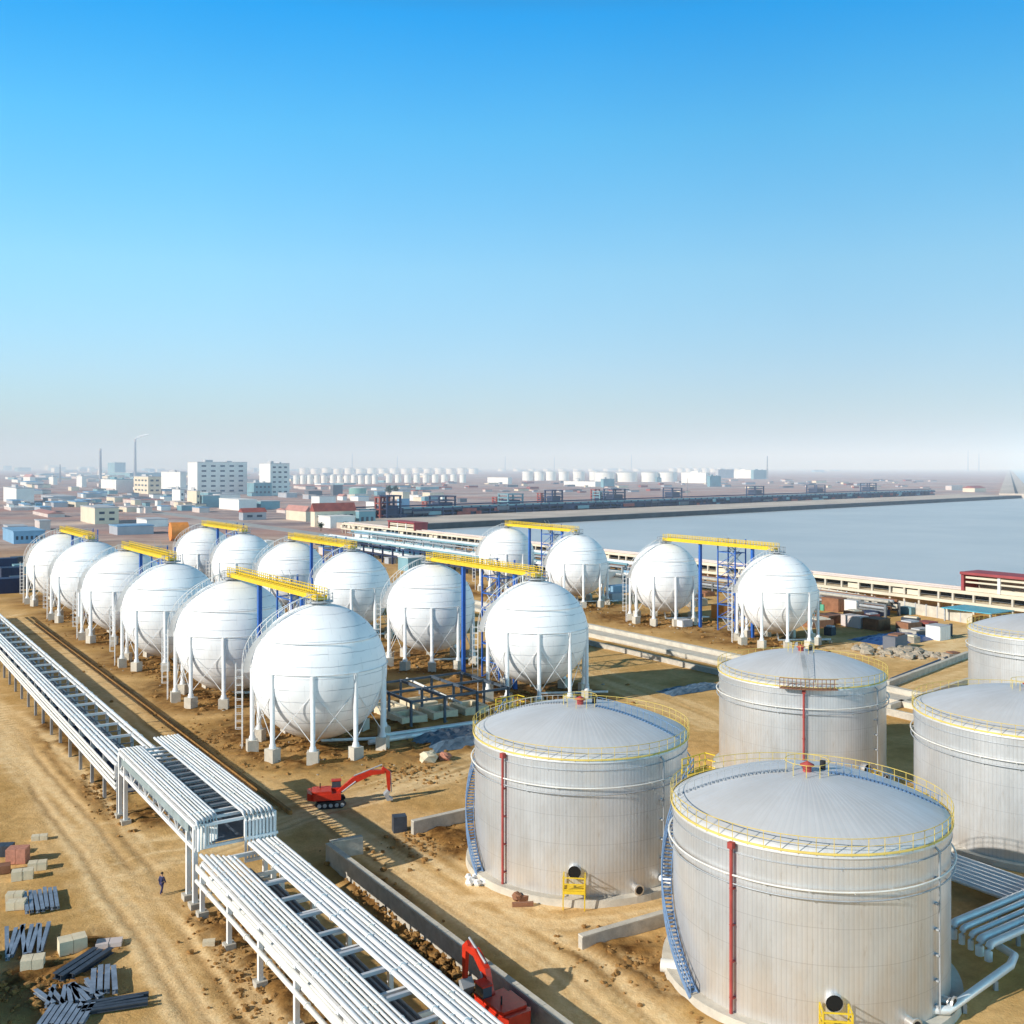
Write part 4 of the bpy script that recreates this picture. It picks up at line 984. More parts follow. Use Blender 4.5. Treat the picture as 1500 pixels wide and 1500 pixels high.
t = thing('shadow_caster', 'unseen grey box added out of view to cast the bottom left corner shadow', 'shadow caster', S(-2.2, 69), TH)  # added outside the view, sized so its shadow fills the corner
MB().box((0, 0, 2.4), (6, 27, 4.8)).build('caster_body', M['bgrey'], t); MB().box((0, 0, 4.95), (6.4, 27.4, 0.3)).build('roof', M['bblue'], t)

def person(px, py, rz):
    t = thing('person', 'person in dark blue work clothes walking on the dirt near the pipe bridge', 'person', G(px, py, 0.0) + Vector((0, 0, 0.06)), rz)
    def skin(name, verts, edges, rad, m, lvl=2):
        me = bpy.data.meshes.new(name); me.from_pydata(verts, edges, []); me.materials.append(m)
        o = bpy.data.objects.new(name, me); C.objects.link(o); o.parent = t
        md = o.modifiers.new('Skin', 'SKIN'); md.use_smooth_shade = True
        for i, r in enumerate(rad):
            me.skin_vertices[0].data[i].radius = (r, r) if not isinstance(r, tuple) else r
            me.skin_vertices[0].data[i].use_root = (i == 0)
        sb = o.modifiers.new('Sub', 'SUBSURF'); sb.levels = lvl; sb.render_levels = lvl
        return o
    # pelvis spine neck head, arms, legs mid-stride (facing +x)
    bv = [(0, 0, .95), (0, 0, 1.15), (.01, 0, 1.38), (.02, 0, 1.50), (.03, 0, 1.60), (.04, 0, 1.72),
          (.01, .19, 1.42), (-.08, .24, 1.16), (.02, .25, .92), (.06, .25, .84), (.01, -.19, 1.42), (.09, -.24, 1.16), (.2, -.23, .95), (.25, -.22, .88),
          (0, .10, .90), (.14, .10, .50), (.06, .10, .08), (.20, .10, .03), (0, -.10, .90), (-.05, -.10, .49), (-.24, -.10, .12), (-.12, -.10, .03)]
    be = [(0, 1), (1, 2), (2, 3), (3, 4), (4, 5), (2, 6), (6, 7), (7, 8), (8, 9), (2, 10), (10, 11), (11, 12), (12, 13), (0, 14), (14, 15), (15, 16), (16, 17), (0, 18), (18, 19), (19, 20), (20, 21)]
    br = [.13, .12, .14, .055, .085, .095, .06, .045, .035, .04, .06, .045, .035, .04, .09, .06, .045, .045, .09, .06, .045, .045]
    skin('body', bv, be, br, M['skin'])
    jv = [bv[i] for i in (0, 1, 2, 6, 7, 8, 10, 11, 12)]; skin('jacket', jv, [(0, 1), (1, 2), (2, 3), (3, 4), (4, 5), (2, 6), (6, 7), (7, 8)], [.17, .16, .18, .085, .07, .06, .085, .07, .06], M['jacket'])
    tv = [bv[i] for i in (0, 14, 15, 16, 18, 19, 20)]; skin('trousers', tv, [(0, 1), (1, 2), (2, 3), (0, 4), (4, 5), (5, 6)], [.15, .11, .08, .07, .11, .08, .07], M['trousers'])
    MB().lathe([(.115, 0), (.112, .05), (.08, .11), (.001, .13)], 14, (.03, 0, 1.68)).build('hair', M['helmet'], t)
    MB().tube([(.12, 0, 1.67), (.16, 0, 1.655), (.13, 0, 1.63)], .014, 6).build('nose', M['skin'], t)
person(237, 1311, math.radians(60))

# ------------------------------------------------------------------ shoreside gallery
def gallery():
    t = thing('shore_gallery', 'long pale two-storey gallery on posts along the near shore', 'gallery', S(229, 100), TH)
    L = 400.0
    MB().box((0, L / 2, 5.0), (7.0, L, 0.8)).build('roof_slab', M['bcream'], t)
    MB().box((3.2, L / 2, 3.8), (0.3, L, 2.0)).build('back_wall', M['roofdark'], t)
    MB().box((-1.2, L / 2, 2.55), (6.0, L, 0.7)).build('lower_slab', M['bcream'], t)
    MB().box((1.4, L / 2, 1.2), (0.4, L, 2.4)).build('lower_wall', M['concrete'], t)
    y = 0; k = 0
    while y < L and k < 98:
        MB().box((-3.2, y, 2.35), (0.5, 0.5, 4.7)).build('post', M['concrete2'], t); y += rnd.choice((3.8, 4.2, 5.4)); k += 1
        if rnd.random() < 0.3: MB().box((-3.0, y + 2.0, 3.6), (0.15, 3.2, 1.2)).build('infill_panel', M['bcream'], t)
    mb = MB(); mb.tube([(-2.4, 0, 5.6), (-2.4, L, 5.6)], 0.25, 6); mb.tube([(0.5, 0, 5.65), (0.5, L, 5.65)], 0.3, 6); mb.build('roof_pipes', M['bpink'], t)
gallery()
def red_frame(label, b0, L, Hh, z0=5.45):
    t = thing('gallery_frame', label, 'roof frame', S(229, b0, z0), TH)
    MB().box((0, L / 2, Hh), (7.6, L + 1, 0.6)).build('roof', M['red'], t)
    for y in (0, L): MB().box((0, y, Hh / 2 - 0.15), (7.0, 0.7, Hh - 0.3)).build('end_wall', M['red'], t)
    n = max(2, int(L / 7))
    for k in range(1, n): MB().box((-2.9, L * k / n, Hh / 2 - 0.15), (0.6, 0.7, Hh - 0.3)).build('post', M['bwhite'], t)
    mb = MB(); mb.box((-2.8, L / 2, 0.45), (0.3, L - 1, 0.9)); mb.bar((-2.8, 0.5, Hh - 1.0), (-2.8, L - 0.5, Hh - 1.0), 0.3, 0.5); mb.bar((-2.8, 0.5, Hh * .5), (-2.8, L - 0.5, Hh * .5), 0.3, 0.4); mb.build('panel', M['bcream'], t)
    MB().box((2.5, L / 2, Hh / 2 - 0.2), (0.3, L - 1, Hh - 0.5)).build('back_panel', M['bcream'], t)
red_frame('red roofed open frame on top of the shore gallery at the right edge', 117.0, 27, 4.2)
red_frame('small red roofed frame on the far end of the shore gallery', 420, 26, 3.4)
t = thing('panel_fence', 'white panel fence in front of the shore gallery at the right', 'fence', G(1190, 873)); d = G(1425, 915) - G(1190, 873); t.rotation_euler.z = math.atan2(d.y, d.x)
n = 16; L = d.length
for k in range(n):
    MB().box(((k + 0.5) * L / n, 0, 1.3), (L / n - 0.3, 0.1, 2.6)).build('panel', M['concrete2'], t); MB().box((k * L / n, 0, 1.4), (0.25, 0.25, 2.8)).build('post', M['roofgrey'], t)

# yard boxes behind the right-hand row
def container(px, py, dims, m, label, rz=TH, cat='container', name='container', z=0):
    t = thing(name, label, cat, G(px, py), rz); a, b, h = dims
    MB().box((0, 0, h / 2), (a, b, h)).build('body', M[m], t)
    mb = MB(); 
    for i in range(int(a / 0.6)): mb.box((-a / 2 + 0.3 + i * 0.6, -b / 2 - 0.02, h / 2), (0.25, 0.06, h - 0.3))
    mb.build('ribs', M[m], t); MB().box((0, 0, h + 0.05), (a + 0.1, b + 0.1, 0.1)).build('lid', M['roofgrey'] if m in ('bwhite', 'bcream') else M[m], t)
for a in [(1222, 895, (3.2, 5, 3.2), 'brown', 'rust brown container under the fence right of the nearest right-hand sphere'),
          (1250, 897, (3.0, 4, 3.0), 'bwhite', 'white container with a dark side under the panel fence'),
          (1282, 902, (7, 3, 1.2), 'navy', 'long low dark blue stack in the yard under the fence'),
          (1332, 899, (3, 3, 1.6), 'bteal', 'dull teal box under the far end of the panel fence'),
          (1216, 912, (6, 4, 1.8), 'brown', 'low dark brown pile of steel right of the nearest right-hand sphere'),
          (1252, 918, (3, 5, 2.4), 'bpink', 'pale pinkish container with a shaded end in the middle of the yard'),
          (1284, 922, (4, 4, 2.4), 'brown', 'brown container left of the dark blue tarpaulin'),
          (1340, 926, (3.4, 3, 2.0), 'beamd', 'dark grey box right of the tarpaulin'),
          (1358, 926, (3.2, 3, 2.2), 'rust', 'rust red box between the dark box and the white box'),
          (1374, 936, (3.6, 3.2, 2.8), 'bwhite', 'white box farthest right in the yard, dark posts beside it'),
          (1205, 893, (3, 3, 1.4), 'green', 'low green box beside the nearest right-hand sphere'),
          (1060, 905, (4, 4, 3), 'orange', 'orange box behind the blue columns between the right-hand spheres'),
          (1000, 917, (3, 3, 1.4), 'bwhite', 'small white box on the ground under the right-hand row'),
          (900, 880, (4, 3, 2), 'bgrey', 'grey box between the third and second spheres of the right-hand row'),
          (905, 868, (6, 3, 2), 'bblue', 'long blue box near the shore between spheres of the right-hand row')]:
    container(*a)
for k in range(3):
    tag(MB().box((0, 0, 1.3), (0.5, 0.5, 2.6)).build('timber_post', M['beamd'], None, G(1383 + 5 * k, 934 - k)), 'dark upright post beside the white yard box', 'post', 'dark posts beside the white yard box')
t = thing('open_shed', 'small shed with bright cyan sheet roof beside the shore gallery', 'shed', G(1432, 912), TH)
MB().box((0, 0, 3.0), (9, 12, 0.2)).build('roof', M['cyan'], t)
for sx in (-4, 4):
    for sy in (-5.5, 5.5): MB().box((sx, sy, 1.45), (0.3, 0.3, 2.9)).build('post', M['grey'], t)
# ground pipes running towards the back tank
for k in range(2):
    lone_pipe('dark pipe lying along the low dike wall right of the back tank, %s one' % ('near', 'far')[k], [G(1305, 1000 - k * 5, 0.4), G(1400, 962 - k * 4, 0.4)], 0.25, M['darkpipe'])

# ------------------------------------------------------------------ buildings
def building(pxl, pxc, pxr, yt, yb, wm, rm, label, win=None, name='building', cat='building', gable=0.0, bands=False, dmin=None):
    c = G(pxc, yb); h = (yb - yt) * c.y / F * 1.02
    kr = (pxr - 750) / F; Lr = (kr * c.y - c.x) / (V.x - kr * V.y)
    kl = (pxl - 750) / F; Ll = (kl * c.y - c.x) / (U.x - kl * U.y)
    Lr = max(3, min(400, Lr)); Ll = max(4, min(300, Ll))
    t = thing(name, label, cat, c, TH)
    if gable <= 0:
        MB().box((Lr / 2, Ll / 2, h / 2 - 0.2), (Lr, Ll, h + 0.4)).build('wall', M[wm], t)
        mb = MB(); mb.box((Lr / 2, Ll / 2, h + 0.25), (Lr + 0.6, Ll + 0.6, 0.5)); 
        if h > 14:
            mb.box((Lr * 0.3, Ll * 0.5, h + 1.8), (Lr * 0.15, Ll * 0.3, 2.6)); mb.box((Lr * 0.7, Ll * 0.4, h + 1.2), (Lr * 0.1, Ll * 0.2, 1.4))
        mb.build('roof', M[rm], t)
    else:
        hw = h * (1 - gable)
        MB().box((Lr / 2, Ll / 2, hw / 2 - 0.2), (Lr, Ll, hw + 0.4)).build('wall', M[wm], t)
        e = 0.5; mb = MB()
        if Lr >= Ll:
            vs = [(-e, -e, hw), (Lr + e, -e, hw), (Lr + e, Ll + e, hw), (-e, Ll + e, hw), (-e, Ll / 2, h), (Lr + e, Ll / 2, h)]; fs = [(0, 1, 5, 4), (2, 3, 4, 5), (0, 4, 3), (1, 2, 5), (3, 2, 1, 0)]
        else:
            vs = [(-e, -e, hw), (Lr + e, -e, hw), (Lr + e, Ll + e, hw), (-e, Ll + e, hw), (Lr / 2, -e, h), (Lr / 2, Ll + e, h)]; fs = [(0, 4, 5, 3), (4, 1, 2, 5), (0, 1, 4), (2, 3, 5), (3, 2, 1, 0)]
        mb.add(vs, fs); mb.build('roof', M[rm], t)
        h = hw
    if win:
        nx, nz, side = win
        for f in ((0, 1) if side else (0,)):
            Lw = Lr if f == 0 else Ll; nn = nx if f == 0 else max(1, min(4, int(nx * Ll / max(Lr, 1) + 0.5)))
            for i in range(nn):
                for j in range(nz):
                    wx = (i + 0.7) / (nn + 0.4) * Lw; wz = h * (j + 0.75) / (nz + 0.5); ww = Lw / nn * 0.45; wh = h / nz * 0.30
                    if f == 0: MB().box((wx, -0.03, wz), (ww, 0.3, wh)).build('window', M['pane'], t)
                    else: MB().box((-0.03, wx, wz), (0.3, ww, wh)).build('window', M['pane'], t)
    return t
BL = [
 (275, 289, 362, 678, 725, 'bwhite', 'roofgrey', 'tallest white office block in the town, six rows of dark windows', (5, 6, False)),
 (380, 396, 424, 680, 726, 'bwhite', 'roofgrey', 'second tall white block just right of the tallest one', (3, 6, False)),
 (362, 372, 398, 708, 727, 'bteal', 'roofgrey', 'low teal annex between the two tall white blocks', (4, 2, False)),
 (236, 264, 273, 692, 719, 'bwhite', 'roofgrey', 'square cream-white block left of the tallest white block', None),
 (196, 217, 236, 699, 724, 'bcream', 'roofgrey', 'cream block with grey shaded side in the left half of the town', (2, 3, True)),
 (148, 170, 195, 703, 722, 'bwhite', 'bteal', 'white and teal low block left of the cream block', None),
 (112, 120, 127, 698, 714, 'bwhite', 'roofgrey', 'small narrow white tower house far in the hazy town', None),
 (34, 44, 52, 695, 706, 'bwhite', 'pinkroof', 'white house with red roof far left in the haze', None),
 (72, 78, 84, 699, 710, 'bwhite', 'roofgrey', 'small white house between two hazy pylons at the left', None),
 (17, 26, 30, 703, 707, 'bwhite', 'roofgrey', 'tiny white shed in the haze at the far left', None),
 (5, 24, 50, 716, 738, 'bwhite', 'roofgrey', 'white box shed at the left edge of the town', None),
 (118, 139, 174, 745, 768, 'bcream', 'roofgrey', 'pinkish square building with two dark openings before the town', (2, 2, False)),
 (51, 58, 74, 764, 777, 'bpink', 'roofgrey', 'small pink block left of the pinkish square building', None),
 (48, 70, 95, 750, 758, 'bpink', 'pinkroof', 'long low shed with rusty roof beyond the small pink block', None),
 (4, 20, 66, 780, 797, 'bblue', 'bblue', 'blue sheet roofed shed beyond the far end of the left row', (6, 1, False)),
 (5, 12, 40, 772, 780, 'bgrey', 'roofgrey', 'long grey shed behind the blue roofed shed', None),
 (160, 172, 225, 772, 784, 'bgrey', 'bblue', 'long grey shed with blue roof behind the far left spheres', None),
 (200, 215, 246, 762, 772, 'bwhite', 'roofgrey', 'white low shed left of the orange drum', None),
 (252, 264, 270, 718, 740, 'bwhite', 'roofgrey', 'small white house with blue side below the square cream block', (1, 2, False)),
 (274, 288, 292, 720, 744, 'bcream', 'roofgrey', 'narrow cream house in front of the tallest block', (1, 2, False)),
 (292, 297, 322, 727, 744, 'bteal', 'roofgrey', 'shaded grey-blue shed at the foot of the tallest block', None),
 (312, 322, 352, 725, 732, 'bwhite', 'roofgrey', 'flat white shed roof at the foot of the tallest block', None),
 (321, 350, 376, 733, 748, 'bwhite', 'bwhite', 'white hall with blue shaded end before the two tall blocks', None),
 (350, 356, 390, 745, 762, 'bgrey', 'rust', 'grey hall with dark red roof and two dark doors', (2, 1, False)),
 (372, 382, 410, 735, 746, 'bteal', 'roofgrey', 'low teal shed right of the white hall', None),
 (405, 418, 460, 745, 752, 'bpink', 'pinkroof', 'low pink roofed shed left of the cream station house', None),
 (419, 448, 456, 742, 764, 'bcream', 'pinkroof', 'cream station house with tiled pink roof beside the road', None),
 (455, 461, 521, 738, 772, 'bcream', 'rust', 'long open building with dark red roof and glass bays beside the road', (6, 2, False)),
 (462, 484, 520, 758, 774, 'bwhite', 'bwhite', 'white van-like low shed before the dark red roofed building', None),
 (521, 526, 550, 750, 772, 'bteal', 'roofgrey', 'teal glazed shed right of the dark red roofed building', (3, 1, False)),
 (512, 520, 540, 725, 732, 'bcream', 'roofgrey', 'low cream shed under the grey-green round tank', None),
 (494, 502, 508, 724, 733, 'bwhite', 'pinkroof', 'small white house left of the grey-green round tank', None),
 (456, 468, 492, 728, 740, 'bwhite', 'roofgrey', 'pale shed behind the dark red roofed building', None),
 (536, 548, 553, 736, 748, 'bwhite', 'roofgrey', 'white box house left of the red tower', None),
 (574, 590, 600, 721, 732, 'bcream', 'roofgrey', 'small cream house beside the dark green trees', None),
 (600, 613, 616, 726, 734, 'bwhite', 'roofgrey', 'bright white shed right of the cream house by the trees', None),
 (617, 622, 645, 728, 735, 'bteal', 'roofgrey', 'dark teal shed right of the bright white shed', None),
 (644, 648, 652, 728, 734, 'bwhite', 'roofgrey', 'tiny white box shed on the open land left of the shore', None),
 (582, 586, 600, 732, 748, 'bblue', 'bblue', 'blue-grey tall shed right of the red tower', None),
 (714, 744, 750, 700, 709, 'bwhite', 'bwhite', 'wide bright white hall on the plain left of the white tank row', None),
 (826, 872, 880, 706, 713, 'bwhite', 'bwhite', 'long white hall in front of the white tank row', None),
 (880, 884, 900, 702, 714, 'bteal', 'roofgrey', 'teal block at the end of the long white hall', None),
 (940, 962, 984, 700, 706, 'bteal', 'bteal', 'low pale teal shed right of the white tank row', None),
 (998, 1034, 1040, 693, 708, 'bwhite', 'bwhite', 'large white hall right of the white tank row', None),
 (1036, 1040, 1056, 698, 713, 'bteal', 'bteal', 'teal shed at the right end of the large white hall', None),
 (1048, 1052, 1075, 688, 700, 'bgrey', 'roofgrey', 'grey hall behind the teal shed', None),
 (1075, 1100, 1103, 689, 701, 'bwhite', 'bwhite', 'white square hall left of the thin mast', None),
 (1100, 1104, 1124, 689, 702, 'bteal', 'bteal', 'blue-green hall at the foot of the thin mast', None),
 (1385, 1394, 1410, 712, 718, 'bpink', 'roofgrey', 'small pale house near the start of the causeway', None),
 (1410, 1428, 1444, 712, 721, 'bcream', 'rust', 'brown and cream house beside the causeway', None),
 (1054, 1058, 1066, 733, 739, 'bwhite', 'roofgrey', 'little white cabin on the far embankment', None),
 (1068, 1070, 1076, 735, 740, 'bwhite', 'roofgrey', 'smaller white cabin right beside the little one on the far embankment', None),
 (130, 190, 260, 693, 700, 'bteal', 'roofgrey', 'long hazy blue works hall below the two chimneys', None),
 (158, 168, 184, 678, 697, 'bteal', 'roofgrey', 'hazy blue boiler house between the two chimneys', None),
 (425, 480, 540, 688, 692, 'bgrey', 'roofdark', 'long grey roof behind the row of small white tanks', None),
 (430, 470, 560, 713, 717, 'bpink', 'pinkroof', 'long low reddish wall shed before the small white tanks', None),
 (446, 452, 472, 720, 727, 'roofdark', 'roofdark', 'dark low shed right of the second tall white block', None),
 (484, 488, 502, 711, 726, 'roofdark', 'roofgrey', 'dark blue block left of the grey-green round tank', None),
 (670, 674, 684, 731, 736, 'roofdark', 'roofdark', 'tiny dark shed on the open land beyond the navy rack', None),
 (520, 545, 650, 784, 793, 'bwhite', 'bblue', 'long blue roofed shed beyond the middle row', None),
 (590, 612, 668, 797, 806, 'bwhite', 'bwhite', 'low white shed between the blue roofed shed and the middle row', None),
 (640, 655, 702, 790, 797, 'bgrey', 'roofgrey', 'low grey shed left of the farthest right-hand sphere', None),
 (60, 78, 112, 728, 734, 'bgrey', 'roofgrey', 'grey low house among the dull plots in the left of the town', None),
 (86, 92, 100, 734, 741, 'bwhite', 'roofgrey', 'little white hut with a dark neighbour on the plain at the left', None),
 (180, 196, 240, 733, 738, 'bpink', 'pinkroof', 'long low pink shed on the plain before the cream block', None),
 (6, 16, 60, 744, 748, 'bpink', 'bwhite', 'thin white roofed shed near the left edge', None),
 (120, 126, 134, 734, 740, 'bgrey', 'roofdark', 'small dark hut on the plain above the pinkish square building', None),
 (230, 236, 250, 742, 748, 'bwhite', 'bblue', 'small white hut with a blue roof left of the narrow cream house', None),
]
for a in BL:
    building(*a[:8], win=a[8], gable=0.35 if a[6] in ('pinkroof', 'rust') and a[4] - a[3] > 5 else 0.0)

# more small dwellings of the hazy town
q = random.Random(23); k = 0
for i in range(230):
    px = q.uniform(5, 330) if q.random() < 0.75 else q.uniform(330, 620); py = q.uniform(701, 752 if px < 330 else 735) if q.random() < 0.65 else q.uniform(696, 706)
    w = q.uniform(5, 24); h = q.uniform(2.5, 4) + max(0, py - 705) * 0.09
    building(px, px + w * q.uniform(0.3, 0.7), px + w * 1.5, py - h, py, q.choice(['bwhite', 'bgrey', 'bpink', 'bcream', 'bteal']), q.choice(['roofgrey', 'bblue', 'roofdark', 'bpink']),
             'small hazy low house among the scattered houses of the town at the left', None, 'town_house', 'house')['group'] = 'scattered low houses of the hazy town'
for i in range(110):
    px = q.uniform(590, 1380); py = q.uniform(707, 722) if px < 1000 else q.uniform(703, 716)
    w = q.uniform(3, 16); h = q.uniform(1.0, 3)
    building(px, px + w * 0.4, px + w * 1.4, py - h, py, q.choice(['bpink', 'roofdark', 'rust', 'bgrey', 'bcream']), q.choice(['roofdark', 'rust', 'pinkroof', 'roofgrey']),
             'tiny low shed on the brown plain beyond the navy pipe rack', None, 'plain_shed', 'shed')['group'] = 'scattered sheds on the brown plain'

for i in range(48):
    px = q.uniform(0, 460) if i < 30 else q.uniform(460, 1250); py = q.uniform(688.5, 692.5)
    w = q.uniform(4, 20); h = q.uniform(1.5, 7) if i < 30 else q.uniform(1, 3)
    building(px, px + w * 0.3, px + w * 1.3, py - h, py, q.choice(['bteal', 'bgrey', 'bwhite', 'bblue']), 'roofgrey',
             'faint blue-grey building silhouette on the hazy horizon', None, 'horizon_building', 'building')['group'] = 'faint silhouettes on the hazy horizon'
# ------------------------------------------------------------------ far tanks, chimneys, masts
def far_tank(px, yt, yb, rp, label, group, m='tankwhite', name='far_tank'):
    c = G(px, yb); Y = c.y; r = rp * Y / F; c = Vector((c.x * (1 + r / Y), Y + r, 0)); h = (yb - yt) * Y / F
    t = thing(name, label, 'tank', c, 0, group)
    MB().lathe([(r, 0), (r, h * 0.86)], 28).build('shell', M[m], t)
    MB().lathe([(r * 1.01, h * 0.86), (r * 0.6, h * 0.95), (0.001, h)], 28).build('roof', M['tanktop'], t)
xs = [773, 790, 807, 826, 848, 872]
for i, px in enumerate(xs): far_tank(px, 689, 704, 8.0 + (i > 3) * 1.0, 'white tank in the clear row on the plain, %s from the left' % ORD[i], 'row of white tanks on the plain')
for i, (px, r) in enumerate(((886, 15), (918, 16), (952, 13), (978, 14))): far_tank(px, 690, 706, r, 'broad white tank right of the clear row, %s from the left' % ORD[i], 'broad white tanks on the plain')
for i in range(12): far_tank(434 + i * 10.2 + (i > 4) * 3, 695 - (i % 3 == 2) * 0.5, 709, 4.4, 'small upright white tank in the row behind the tall blocks, %s from the left' % ORD[i], 'row of small upright white tanks')
for i in range(9): far_tank(570 + i * 13.5, 694, 707, 4.8, 'small bluish tank in the row left of the wide hall, %s from the left' % ORD[i], 'row of small bluish tanks')
for i in range(16): far_tank(446 + i * 16.5, 684.5 + (i % 2) * 0.8, 694.5, 7.2, 'hazy white tank in the rearmost row of the plain, %s from the left' % ORD[i], 'rearmost row of hazy tanks')
for i in range(9): far_tank(985 + i * 12, 685, 692, 5.5, 'hazy white tank behind the large white hall, %s from the left' % ORD[i], 'hazy tanks behind the large hall')
for i in range(10): far_tank(735 + i * 22, 686, 690.5, 5.5, 'faint white tank on the horizon behind the clear row, %s from the left' % ORD[i], 'faint tanks on the horizon')
far_tank(524, 713, 728, 13, 'grey-green round tank in the middle distance with a shaded right side', 'middle distance round tanks', 'tankgreen')
far_tank(846, 700, 711, 4.5, 'little white ball-like tank before the clear row', 'middle distance round tanks')

def mast(px, yt, yb, w, label, m='chimney', name='chimney', cat='chimney'):
    c = G(px, yb); h = (yb - yt) * c.y / F; r = w * c.y / F / 2
    t = thing(name, label, cat, c)
    MB().lathe([(r * 1.25, 0), (r, h * 0.5), (r * 0.8, h), (0.001, h)], 14).build('shaft', M[m], t)
    MB().lathe([(r * 0.86, h * 0.93), (r * 1.0, h * 0.94), (r * 1.0, h * 0.985), (r * 0.86, h * 0.99)], 14).build('collar', M['bpink'], t)
    return c, h
mast(147, 657, 702, 3.6, 'darker thick factory chimney at the left, no smoke')
cc, hh = mast(198, 643, 700, 3.4, 'tall pale factory chimney trailing white smoke')
def lattice(px, yt, yb, w, label):
    c = G(px, yb); h = (yb - yt) * c.y / F; r = w * c.y / F / 2
    t = thing('lattice_mast', label, 'mast', c); mb = MB()
    for a in range(4):
        x, y = r * math.cos(a * PI / 2 + .6), r * math.sin(a * PI / 2 + .6); mb.bar((x, y, 0), (x * .15, y * .15, h), r * .35)
        x2, y2 = r * math.cos((a + 1) * PI / 2 + .6), r * math.sin((a + 1) * PI / 2 + .6)
        for k in range(6):
            f0, f1 = 1 - k / 6 * .85, 1 - (k + 1) / 6 * .85; mb.bar((x * f0, y * f0, h * k / 6), (x2 * f1, y2 * f1, h * (k + 1) / 6), r * .18)
    mb.build('mast_frame', M['chimney'], t)
for a in ((1124, 668, 702, 3.2, 'thin dark mast beside the white halls'), (88, 680, 706, 2.5, 'hazy pylon at the far left of the town'), (134, 727, 746, 1.8, 'thin pale mast above the pinkish square building'),
          (516, 664, 690, 2.2, 'faint mast on the horizon left of centre'), (582, 668, 690, 2.2, 'faint mast on the horizon above the small bluish tanks'), (740, 668, 690, 2.4, 'faint mast on the horizon left of the clear white tanks'),
          (812, 669, 690, 2.0, 'faint mast on the horizon above the clear white tanks'), (925, 666, 690, 2.2, 'faint mast on the horizon above the broad white tanks'),
          (1418, 660, 690, 2.0, 'faint pylon left of the causeway, the left one'), (1434, 664, 690, 2.0, 'faint pylon left of the causeway, the right one'), (1007, 700, 742, 1.6, 'thin pale pole on the far embankment')):
    lattice(*a)
# smoke
m, nt, b = newmat('smoke'); L = nt.links
b.inputs['Base Color'].default_value = (0.92, 0.92, 0.92, 1); b.inputs['Roughness'].default_value = 1.0; b.inputs['Specular IOR Level'].default_value = 0.0
tc = nt.nodes.new('ShaderNodeTexCoord'); lw = nt.nodes.new('ShaderNodeLayerWeight'); lw.inputs['Blend'].default_value = 0.35
tr = nt.nodes.new('ShaderNodeBsdfTransparent'); ms = nt.nodes.new('ShaderNodeMixShader')
al = math_node(nt, 'MULTIPLY', math_node(nt, 'SUBTRACT', 1.0, lw.outputs['Facing']), smooth(nt, noise(nt, tc.outputs['Generated'], 4.0, 4), 0.3, 0.6))
L.new(math_node(nt, 'MULTIPLY', al, 0.85), ms.inputs[0]); L.new(tr.outputs[0], ms.inputs[1]); L.new(b.outputs[0], ms.inputs[2]); L.new(ms.outputs[0], nt.nodes['Material Output'].inputs['Surface'])
mb = MB(); s_ = cc.y / F
mb.tube([(0, 0, 0), (3 * s_, 0, 2.0 * s_), (8 * s_, 0, 4.0 * s_), (14 * s_, 0, 5.5 * s_), (21 * s_, 0, 7.0 * s_)], [1.0 * s_, 1.8 * s_, 2.3 * s_, 1.8 * s_, 0.8 * s_], 16)
o = mb.build('smoke_plume', m, None, (cc.x, cc.y, hh)); tag(o, 'white smoke drifting right from the tall pale chimney', 'smoke')

# navy pipe rack along the far embankment
ra, rb = e0 + ed * 35 + en * 77, e0 + ed * 820 + en * 77
t = thing('shore_rack', 'long dark navy pipe rack along the far shore embankment', 'pipe rack', ra); d = rb - ra; t.rotation_euler.z = math.atan2(d.y, d.x); L = d.length
mb = MB(); mb.box((L / 2, 0, 7.2), (L, 9, 1.2)); mb.box((L / 2, 0, 4.4), (L, 8, 0.8)); mb.box((L / 2, 2.5, 3.4), (L, 1, 6.0)); mb.build('decks', M['navy'], t)
x = 0; k = 0
while x < L and k < 96:
    MB().box((x, -4, 4.4), (1.0, 1.0, 8.8)).build('post', M['navy'], t); x += L / 95; k += 1
for k in range(6): MB().tube([(0, -3.4 + 1.35 * k, 8.4), (L, -3.4 + 1.35 * k, 8.4)], 0.55, 6).build('pipe', M['darkpipe'] if k % 2 else M['bteal'], t)
mb = MB()
for k in range(90): x = rnd.uniform(0, L); MB().box((x, rnd.uniform(-5.6, -4.2), rnd.uniform(1, 7)), (rnd.uniform(3, 14), 0.4, rnd.uniform(.8, 2.8))).build('panel', M[rnd.choice(['bteal', 'navy', 'navy', 'roofdark', 'rust'])], t)
mb = MB(); mb.tube([(0, 1, 9.9), (L, 1, 9.9)], 0.5, 6); mb.build('pipe', M['navy'], t)
def tower(px, py, w, h, m, label):
    t = thing('rack_tower', label, 'tower', G(px, py), TH); mb = MB()
    for sx in (-1, 1):
        for sy in (-1, 1): mb.box((sx * w / 2, sy * w / 2, h / 2), (1.1, 1.1, h))
    z = h * 0.3
    while z <= h + .1: mb.box((0, 0, z), (w + 1.4, w + 1.4, 0.8)); z += h * 0.233
    mb.build('frame', M[m], t); MB().box((0, 0, h * 0.42), (w * .8, w * .8, h * .45)).build('enclosure', M['navy'], t); return t
